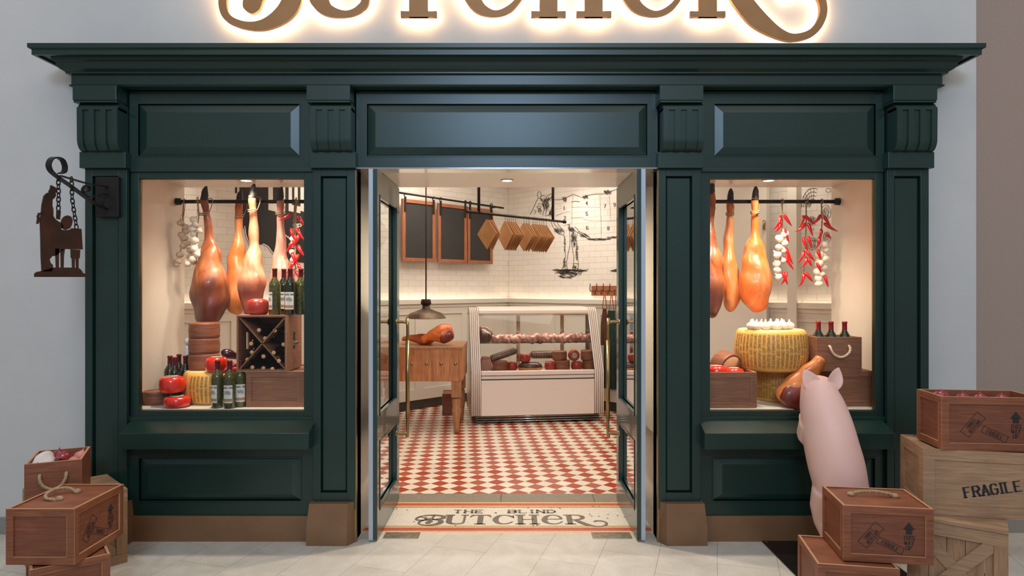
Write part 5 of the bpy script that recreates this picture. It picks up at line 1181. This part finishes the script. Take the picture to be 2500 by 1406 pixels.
# ---- coat rack and aprons on the right wall
A = onR(1446, 0, .02); B = onR(1520, 0, .02); c_ = (A+B)/2; w2 = (B-A).length/2
t = thing('coat_rack', 'wooden coat rack with black hooks on the tiled wall beside the right door leaf', 'coat rack', (c_.x, c_.y, 1.45), -RP)
MB().box(-w2, w2, -.02, .018, 0, .128).build('board', M['brownframe'], t, bevel=.002)
hx = []
for px in (1457, 1473, 1489, 1505):
    p = onR(px, 0, .02); x = (p-c_).dot(Vector((math.cos(-RP), math.sin(-RP), 0))); hx.append(x)
    MB().tube(catmull([(x, -.022, .07), (x, -.11, .055), (x, -.14, .08), (x, -.135, .155)], 4), .005, 8).tube(catmull([(x, -.022, .06), (x, -.04, .02), (x, -.055, .025), (x, -.055, .05)], 4), .004, 8).build('hook', M['iron'], t)
def apron(px, name, label, z0, z1, wd_, m, strap):
    p = onR(px, 0, .15); t = thing(name, label, 'apron', (p.x, p.y, 1.51), -RP)
    for s_ in (-1, 1): MB().box(-.006, .006, -.002, .002, 0, math.hypot(.035, z0), Matrix.Rotation(0, 4, 'Y') @ Matrix.Translation((s_*.035, 0, -z0)) @ Matrix.Rotation(-s_*math.atan2(.035, z0), 4, 'Y')).build('neck_strap', M[strap], t)
    rows = []
    for k in range(9):
        u = k/8; z = -z0-(z1-z0)*u; wv = sm(wd_*.45, wd_, min(1, u*2.2)); rows.append([Vector((wv*(j/14-.5), .018*math.sin(j*1.4)*(.3+u)-.0, z)) for j in range(15)])
    MB().grid(rows, close_u=False, cap=False).build('apron_body', M[m], t)
    o = t.children[-1]; md = o.modifiers.new('thick', 'SOLIDIFY'); md.thickness = .006; return t
apron(1476, 'leather_apron', 'brown leather apron hanging from the coat rack', .22, .68, .12, 'leather', 'strap')
apron(1493, 'canvas_apron', 'dark green canvas apron hanging from the coat rack', .24, 1.22, .24, 'apron_g', 'strap')
t = thing('hanging_strap', 'single tan leather strap hanging from the coat rack at the door edge', 'strap', (onR(1503, 0, .15).x, onR(1503, 0, .15).y, 1.51), -RP); MB().box(-.006, .006, -.002, .002, -.45, .0).build('strap', M['strap'], t); MB().box(-.010, .010, -.004, .004, -.47, -.44).build('buckle', M['brass'], t)

# ================================================================== outside: iron hanging sign
SXX = -2.45
def fS(x, y, q=0): # photo point on the plane of the hanging sign
    d = SXX*F/(x-1250); return Vector((SXX+q, d, wz(y, d)))
Z8 = lambda pts: [(50+x/4.137, 360+y/4.137) for x, y in pts]
hs = thing('hanging_shop_sign', 'rust-brown iron silhouette of a butcher at his block, hung on chains', 'sign', (SXX, 3.65, 1.60)); ho = tuple(-v for v in hs.location)
b = MB()
polys = [[(305,380),(330,392),(362,412),(362,445),(350,458),(356,476),(350,495),(335,515),(320,525),(318,590),(328,620),(328,690),(345,720),(372,742),(410,765),(430,800),(400,828),(360,812),(328,790),(326,1000),(318,1098),(290,1130),(300,1165),(322,1185),(325,1210),(310,1252),(215,1252),(207,1100),(203,900),(197,740),(210,640),(215,580),(235,490),(262,462),(290,452),(284,442),(298,420)],
 [(328,800),(440,838),(500,830),(520,815),(612,822),(625,1030),(440,1026),(350,1096),(326,1096)], [(345,1020),(385,1020),(384,1212),(360,1212),(356,1100),(345,1080)], [(405,1026),(445,1026),(436,1090),(432,1212),(410,1212),(408,1120)],
 [(508,1028),(600,1034),(594,1120),(584,1122),(582,1216),(564,1216),(560,1122),(546,1122),(544,1216),(524,1216),(520,1122),(510,1110)], [(366,628),(404,640),(396,728),(362,722)],
 [(405,765),(420,720),(448,692),(480,686),(510,700),(524,738),(516,780),(498,815),(450,835),(415,812)], [(180,660),(215,658),(216,672),(192,676),(186,700),(196,716),(178,772),(162,772),(170,712),(166,696)],
 [(142,1308),(142,1275),(160,1258),(200,1250),(330,1212),(580,1212),(612,1240),(628,1268),(660,1278),(660,1308)]]
for p in polys: b.prism(Z8(p), fS, -.003, .003)
b.build('butcher_silhouette', M['rust'], hs, ho)
def chain(name, pts, parent, off, r=.0032, n=9):
    pts = [Vector(p) for p in pts]; L_ = sum((pts[i+1]-pts[i]).length for i in range(len(pts)-1)); b = MB()
    for k in range(n):
        q = L_*(k+.5)/n; i = 0
        while i < len(pts)-2 and q > (pts[i+1]-pts[i]).length: q -= (pts[i+1]-pts[i]).length; i += 1
        dr = (pts[i+1]-pts[i]).normalized(); c_ = pts[i]+dr*q; hl = L_/n*.5+.003; side = Vector((1, 0, 0)) if k % 2 else dr.cross(Vector((1, 0, 0))).normalized()
        side = (side-dr*side.dot(dr)).normalized(); hw = .0095
        b.tube([c_+dr*((hl-hw)*(1 if math.cos(a) > 0 else -1)+hw*math.cos(a))+side*hw*math.sin(a) for a in [2*PI*j/16+.01 for j in range(17)]], r, 6)
    return b.build(name, M['iron'], parent, off)
c1 = [fS(*Z8([(382, 290)])[0]), fS(*Z8([(385, 470)])[0]), fS(*Z8([(383, 632)])[0])]; c2 = [fS(*Z8([(515, 300)])[0]), fS(*Z8([(522, 520)])[0]), fS(*Z8([(568, 822)])[0])]
chain('chain', c1, hs, ho, n=8); chain('chain', c2, hs, ho, n=12)
br = thing('sign_bracket', 'black wrought iron scroll bracket with square plate on the left pilaster', 'bracket', (SXX, 4.09, 2.1)); bo = tuple(-v for v in br.location)
MB().box(SXX-.07, SXX+.07, 4.062, 4.088, wz(530, 4.07), wz(432, 4.07)).build('wall_plate', M['iron'], br, bo, bevel=.002)
def flat(name, pts, wdt=.03, th_=.006):
    """flat bar bent along pts (y,z) in the plane x = SXX"""
    c_ = catmull(pts, 6); b = MB(); rows = []
    for i in range(len(c_)):
        a = c_[max(i-1, 0)]; d_ = c_[min(i+1, len(c_)-1)]; dy, dz = d_[0]-a[0], d_[1]-a[1]; l = math.hypot(dy, dz); ny, nz = -dz/l*th_/2, dy/l*th_/2
        y, z = c_[i]; rows.append([(SXX-wdt/2, y+ny, z+nz), (SXX+wdt/2, y+ny, z+nz), (SXX+wdt/2, y-ny, z-nz), (SXX-wdt/2, y-ny, z-nz)])
    return b.grid(rows, smooth=False).build(name, M['iron'], br, bo)
g2 = lambda x, y: (fS(*Z8([(x, y)])[0]).y, fS(*Z8([(x, y)])[0]).z)
flat('lower_arm', [g2(860, 620), g2(740, 560), g2(640, 490), g2(520, 400), g2(420, 330), g2(350, 280), g2(300, 230), g2(284, 170), g2(310, 115), g2(360, 100), g2(420, 125), g2(448, 190), g2(440, 245), g2(400, 262)])
flat('upper_arm', [g2(900, 400), g2(740, 375), g2(640, 355), g2(520, 320), g2(400, 285)], .02)
flat('small_scroll', [g2(860, 470), g2(760, 490), g2(690, 498), g2(640, 470), g2(630, 420), g2(660, 385), g2(695, 400), g2(690, 440), g2(660, 445)], .02, .005)
flat('small_scroll', [g2(900, 420), g2(930, 500), g2(900, 600), g2(840, 620), g2(820, 580)], .02, .005)

# ================================================================== outside: crates
def Wc(rz, x, y, cx, cy): c, s = math.cos(rz), math.sin(rz); return (cx+x*c-y*s, cy+x*s+y*c)
def crate_at(label, corner, rz, w_, d_, h_, z, **k):
    """corner = front-left corner on plan"""
    cx, cy = Wc(rz, w_/2, d_/2, *corner); return crate(label, (cx, cy, z), rz, w_, d_, h_, **k)
def slat_crate(label, corner, rz, w_, d_, h_, z=0, brace=True):
    cx, cy = Wc(rz, w_/2, d_/2, *corner); t = thing('slatted_crate', label, 'crate', (cx, cy, z), rz); P_ = .045; T_ = .014
    for sx in (-1, 1):
        for sy in (-1, 1): MB().box(*sorted((sx*(w_/2-T_*1), sx*(w_/2-T_-P_))), *sorted((sy*(d_/2-T_), sy*(d_/2-T_-P_))), .0, h_-.016).build('corner_post', M['pine_y'], t, bevel=.002)
    for sd in ('front', 'right', 'left', 'back'):
        f = face_map(w_, d_, h_, sd); L_ = w_ if sd in ('front', 'back') else d_
        def board(name, pts, o0, o1, m='pine'):
            MB().prism(pts, lambda x, y, q, f=f: f(x, y, -q), o0, o1).build(name, M[m], t)
        n = max(3, round(L_/.085)); e0 = .001
        for k in range(n): x0 = T_+k*(L_-2*T_)/n; board('slat', [(x0+e0, .005), (x0+(L_-2*T_)/n-e0, .005), (x0+(L_-2*T_)/n-e0, h_-.02), (x0+e0, h_-.02)], T_*.9, T_*.9+.008, 'pine_y')
        board('rail', [(0 if sd in ('front', 'back') else T_, 0), (L_ if sd in ('front', 'back') else L_-T_, 0), (L_ if sd in ('front', 'back') else L_-T_, .055), (0 if sd in ('front', 'back') else T_, .055)], 0, T_*.9)
        board('rail', [(0 if sd in ('front', 'back') else T_, h_-.075), (L_ if sd in ('front', 'back') else L_-T_, h_-.075), (L_ if sd in ('front', 'back') else L_-T_, h_-.018), (0 if sd in ('front', 'back') else T_, h_-.018)], 0, T_*.9)
        a0 = 0 if sd in ('front', 'back') else T_
        for xx in (a0, L_-a0-.055): board('stile', [(xx, .056), (xx+.055, .056), (xx+.055, h_-.076), (xx, h_-.076)], 0, T_*.9, 'pine_y')
        if brace:
            x0, x1, y0, y1 = a0+.056, L_-a0-.056, .056, h_-.076; bw = .045
            board('brace', [(x0, y0), (x0+bw*.9, y0), (x1, y1-bw*.8), (x1, y1), (x1-bw*.9, y1), (x0, y0+bw*.8)], T_*.15, T_*.6)
            board('brace', [(x1, y0), (x1, y0+bw*.8), (x0+bw*.9, y1), (x0, y1), (x0, y1-bw*.8), (x1-bw*.9, y0)], T_*.35, T_*.85)
    for k in range(5): y0 = -d_/2+k*d_/5; MB().box(-w_/2, w_/2, y0+.002, y0+d_/5-.002, h_-.016, h_).build('lid_board', M['pine'], t)
    return t
# left stack
slat_crate('pale slatted pine crate standing at the back of the left stack', (-2.47, 3.50), PI/4, .42, .42, .417)
crate_at('reddish crate on the floor at the bottom of the left stack', (-2.186, 3.046), math.radians(38), .315, .39, .268, 0)
t = crate_at('lidded reddish crate with stencilled warnings and rope, topmost at the front of the left stack', (-2.336, 3.10), 0, .316, .396, .257, .2725, marks=[('right', 'care')])
t.name = 'wooden_crate'; MB().rope([(-.01, -.05, .250), (-.035, -.062, .259), (-.075, -.05, .262), (-.098, -.01, .270), (-.085, .045, .278), (-.045, .072, .274), (0, .068, .254)], .0085).build('rope_handle', M['ropem'], t)
for p in ((-.01, -.05, .256), (0, .068, .256)): MB().lathe([(.001, -.008), (.014, -.006), (.018, .004), (.012, .014), (.001, .017)], 12, Matrix.Translation(p)).build('rope_knot', M['ropem'], t)
t = crate_at('open reddish box with rope handle holding red onions, at the back of the left stack', (-2.5, 3.443), math.radians(25), .25, .32, .226, .4185, panels=(), open_=True, name='wooden_box')
MB().rope(rope_pts(-.058, .058, .165, .075, -.16), .0085).build('rope_handle', M['ropem'], t)
ox, oy = t.location.x, t.location.y
def onion(lx, ly, z, r, label, m='onion', tilt=(.3, .2, 0)):
    x, y = Wc(math.radians(25), lx, ly, ox, oy); o = thing('red_onion', label, 'onion', (x, y, z)); o.rotation_euler = tilt
    MB().lathe([(.001, -r*.9), (r*.5, -r*.82), (r*.92, -r*.35), (r, .05*r), (r*.85, r*.5), (r*.4, r*.85), (r*.14, r*1.05), (r*.08, r*1.25), (.001, r*1.28)], 24).build('bulb', M[m], o); MB().lathe([(r*.09, r*1.2), (r*.05, r*1.4), (.001, r*1.5)], 8).build('dry_tip', M['stalk'], o); return o
onion(.02, .0, .622, .040, 'big shiny red onion in the middle of the left open box', tilt=(1.2, .5, 0)); onion(-.01, .075, .625, .038, 'dark red onion behind the big one in the left open box'); onion(.075, -.03, .60, .038, 'pale pinkish onion at the right in the left open box', 'onion_p', (.4, 1.2, 0))
onion(.09, .06, .612, .035, 'pale onion with dry tip at the back right of the left open box', 'onion_p', (-.3, .2, 0)); onion(-.075, -.115, .60, .034, 'red onion peeping over the front left rim of the left open box')
x, y = Wc(math.radians(25), -.07, -.02, ox, oy); t = thing('folded_cloth', 'crumpled off-white cloth beside the red onions in the left open box', 'cloth', (x, y, .56)); MB().loft([(0, 0, -.03, .05, .08), (0, 0, .03, .055, .09), (-.005, .01, .07, .042, .07), (-.01, .03, .10, .02, .035), (-.01, .035, .108, .004, .006)], 24, 5, .02, 22).build('cloth', M['cloth'], t)
x, y = ox, oy; MB().box(-.112, .112, -.147, .147, 0, .01).build('packing_board', M['crate'], None, (ox, oy, .56)); o = bpy.context.scene.objects; k_ = [q for q in o if q.name.startswith('packing_board')][-1]; k_.rotation_euler = (0, 0, math.radians(25)); tag(k_, 'board under the onions inside the left open box', 'board')
# right stack
slat_crate('slatted pine crate with crossed braces on the floor at the bottom of the right stack', Wc(math.radians(-35), -.40, 0, 2.262, 3.06), math.radians(-35), .40, .30, .4405)
t = crate_at('long pale pine crate stencilled FRAGILE in the middle of the right stack', (2.018, 3.298), math.radians(-13), .82, .33, .319, .442, fm_='pine', pm='pine', em='pine_y', rim=.052, marks=[('front', 'fragile')])
t = crate_at('open reddish crate with stencilled warnings on top of the right stack', (2.093, 3.271), math.radians(-6.5), .46, .25, .258, .7625, marks=[('front', 'care')], open_=True)
tx, ty = t.location.x, t.location.y
k_ = MB().box(-.21, .21, -.11, .11, 0, .01).build('packing_board', M['crate'], None, (tx, ty, .7625+.19)); k_.rotation_euler = (0, 0, math.radians(-6.5)); tag(k_, 'board under the fruit inside the open crate on the right stack', 'board')
for lx, ly, zq, r, lb in ((-.175, -.0, 1.0, .040, 'red onion rising above the rim at the left of the top right crate'), (-.04, .06, .985, .034, 'dark red onion at the back of the top right crate, second from left'), (.05, .07, .982, .034, 'dark red onion at the back of the top right crate, third from left'), (.14, .05, .982, .034, 'dark red onion at the right end of the top right crate')):
    x, y = Wc(math.radians(-6.5), lx, ly, tx, ty); o = thing('red_onion', lb, 'onion', (x, y, zq)); MB().lathe([(.001, -r*.9), (r*.5, -r*.82), (r*.92, -r*.35), (r, .05*r), (r*.85, r*.5), (r*.4, r*.8), (.001, r*.95)], 24).build('bulb', M['onion'], o); MB().lathe([(.003, r*.9), (.001, r*1.1)], 8).build('dry_tip', M['stalk'], o)
crate_at('reddish crate on the floor under the front rope crate of the right stack', (1.41, 3.10), math.radians(-10), .35, .37, .268, .009)
t = crate_at('lidded reddish crate with rope handle and stencilled warnings in front of the pig', (1.545, 3.134), math.radians(-8.5), .392, .315, .257, .2785, marks=[('front', 'care')])
MB().rope([(-.10, .03, .25), (-.095, .028, .262), (-.06, .03, .272), (0, .03, .276), (.06, .03, .270), (.095, .028, .262), (.10, .03, .25)], .0085).build('rope_handle', M['ropem'], t)
for p in ((-.10, .03, .256), (.10, .03, .256)): MB().lathe([(.001, -.008), (.014, -.006), (.019, .004), (.012, .012), (.001, .014)], 12, Matrix.Translation(p)).build('rope_knot', M['ropem'], t)

# ================================================================== the pig
t = thing('base_plate', 'black base plate on the paving under the pink pig', 'base plate', (1.80, 3.83, 0)); MB().box(-.275, .34, -.50, .27, 0, .008).build('plate', M['blackplate'], t, bevel=.002)
for x, y in ((-.255, .25), (-.255, -.48), (.32, .25), (.32, -.48)): MB().lathe([(.008, .008), (.006, .010), (.001, .0105)], 12, Matrix.Translation((x, y, 0))).build('screw', M['steel'], t)
pg = thing('pig_statue', 'pink pig statue standing upright at the right window seen from behind', 'pig statue', (1.80, 3.72, .008))
b = MB(); o_ = Vector((-1.80, -3.72, -.008)); T0 = Matrix.Translation(o_)
b.loft([(1.835, 3.72, .30, .02, .02), (1.835, 3.72, .33, .10, .10), (1.828, 3.72, .40, .132, .15), (1.812, 3.73, .50, .143, .165), (1.798, 3.745, .60, .146, .17), (1.782, 3.76, .70, .140, .165), (1.770, 3.77, .79, .132, .15), (1.757, 3.785, .87, .124, .135), (1.748, 3.80, .94, .108, .115), (1.742, 3.82, .99, .088, .10), (1.740, 3.835, 1.03, .062, .075), (1.740, 3.84, 1.05, .03, .03)], 32, 6, M=T0)
# head reaching forward and down to the glass
b.tube([Vector(p)+o_ for p in ((1.745, 3.80, .96), (1.768, 3.87, .95), (1.785, 3.94, .92), (1.796, 4.0, .88), (1.804, 4.05, .855), (1.806, 4.062, .852))], [.095, .098, .082, .058, .046, .044], 24)
b.tube([Vector(p)+o_ for p in ((1.804, 4.052, .856), (1.808, 4.075, .850), (1.809, 4.082, .848))], [.048, .050, .044], 24)
# front legs on the window frame
for sx, xx in ((-1, 1.70), (1, 1.86)):
    b.tube([Vector(p)+o_ for p in ((xx, 3.80, .78), (xx+.004, 3.86, .70), (xx+(.02 if sx < 0 else .01), 3.94, .70), (xx+(.057 if sx < 0 else .03), 4.03, .755), (xx+(.068 if sx < 0 else .035), 4.075, .785))], [.072, .064, .048, .034, .029], 18)
# hind legs
for sx in (-1, 1):
    xx = 1.835+sx*.075
    b.tube([Vector(p)+o_ for p in ((xx-.01*sx, 3.73, .42), (xx, 3.76, .32), (xx+.005*sx, 3.75, .24), (xx+.005*sx, 3.69, .15), (xx+.005*sx, 3.70, .06), (xx+.005*sx, 3.71, .008))], [.10, .088, .066, .042, .036, .042], 20)
b.tube([Vector(p)+o_ for p in ((1.84, 3.58, .47), (1.85, 3.545, .50), (1.87, 3.535, .485), (1.872, 3.55, .455))], [.014, .011, .008, .006], 10) if False else None
b.tube([Vector(p)+o_ for p in ((1.845, 3.60, .40), (1.86, 3.555, .40), (1.885, 3.55, .385), (1.885, 3.57, .36), (1.865, 3.57, .355))], [.013, .011, .009, .008, .006], 10)
body = b.build('body', M['pig'], pg)
m_ = body.modifiers.new('r', 'REMESH'); m_.mode = 'VOXEL'; m_.voxel_size = .007; m_.use_smooth_shade = True
m_ = body.modifiers.new('s', 'SMOOTH'); m_.iterations = 14; m_.factor = .6
def ear(base, tip, wd_, name='ear'):
    base = Vector(base)+o_; tip = Vector(tip)+o_; ax = (tip-base); L_ = ax.length; ax.normalize(); side = ax.cross(Vector((0, 1, .2))).normalized(); nn = ax.cross(side); rows = []
    for k in range(13):
        u = k/12; hw = wd_*.5*(max(0, math.sin(PI*min(1, (.28+u*.72)))))**.8+.0008; row = []
        for j in range(16):
            a = 2*PI*j/16; q = math.cos(a)*hw; cup = (q/wd_*2)**2*.016; row.append(base+ax*L_*u+side*q+nn*(math.sin(a)*.005*(1-u*.6)+cup-.01*u*u))
        rows.append(row)
    return MB().grid(rows).build(name, M['pig'], pg)
ear((1.705, 3.79, .985), (1.650, 3.79, 1.088), .092); ear((1.800, 3.79, .990), (1.850, 3.79, 1.10), .092)
for s_ in (-1, 1):
    MB().lathe([(.001, -.008), (.008, -.005), (.010, 0), (.008, .005), (.001, .008)], 14, Matrix.Translation(Vector((1.787+s_*.062, 3.955, .955))+o_)).build('eye', M['blackplate'], pg)
    MB().lathe([(.001, .0), (.007, .001), (.008, -.006), (.001, -.007)], 12, Matrix.Translation(Vector((1.809+s_*.017, 4.083, .850))+o_) @ Matrix.Rotation(-PI/2, 4, 'X')).build('nostril', M['redwax_dull'], pg)
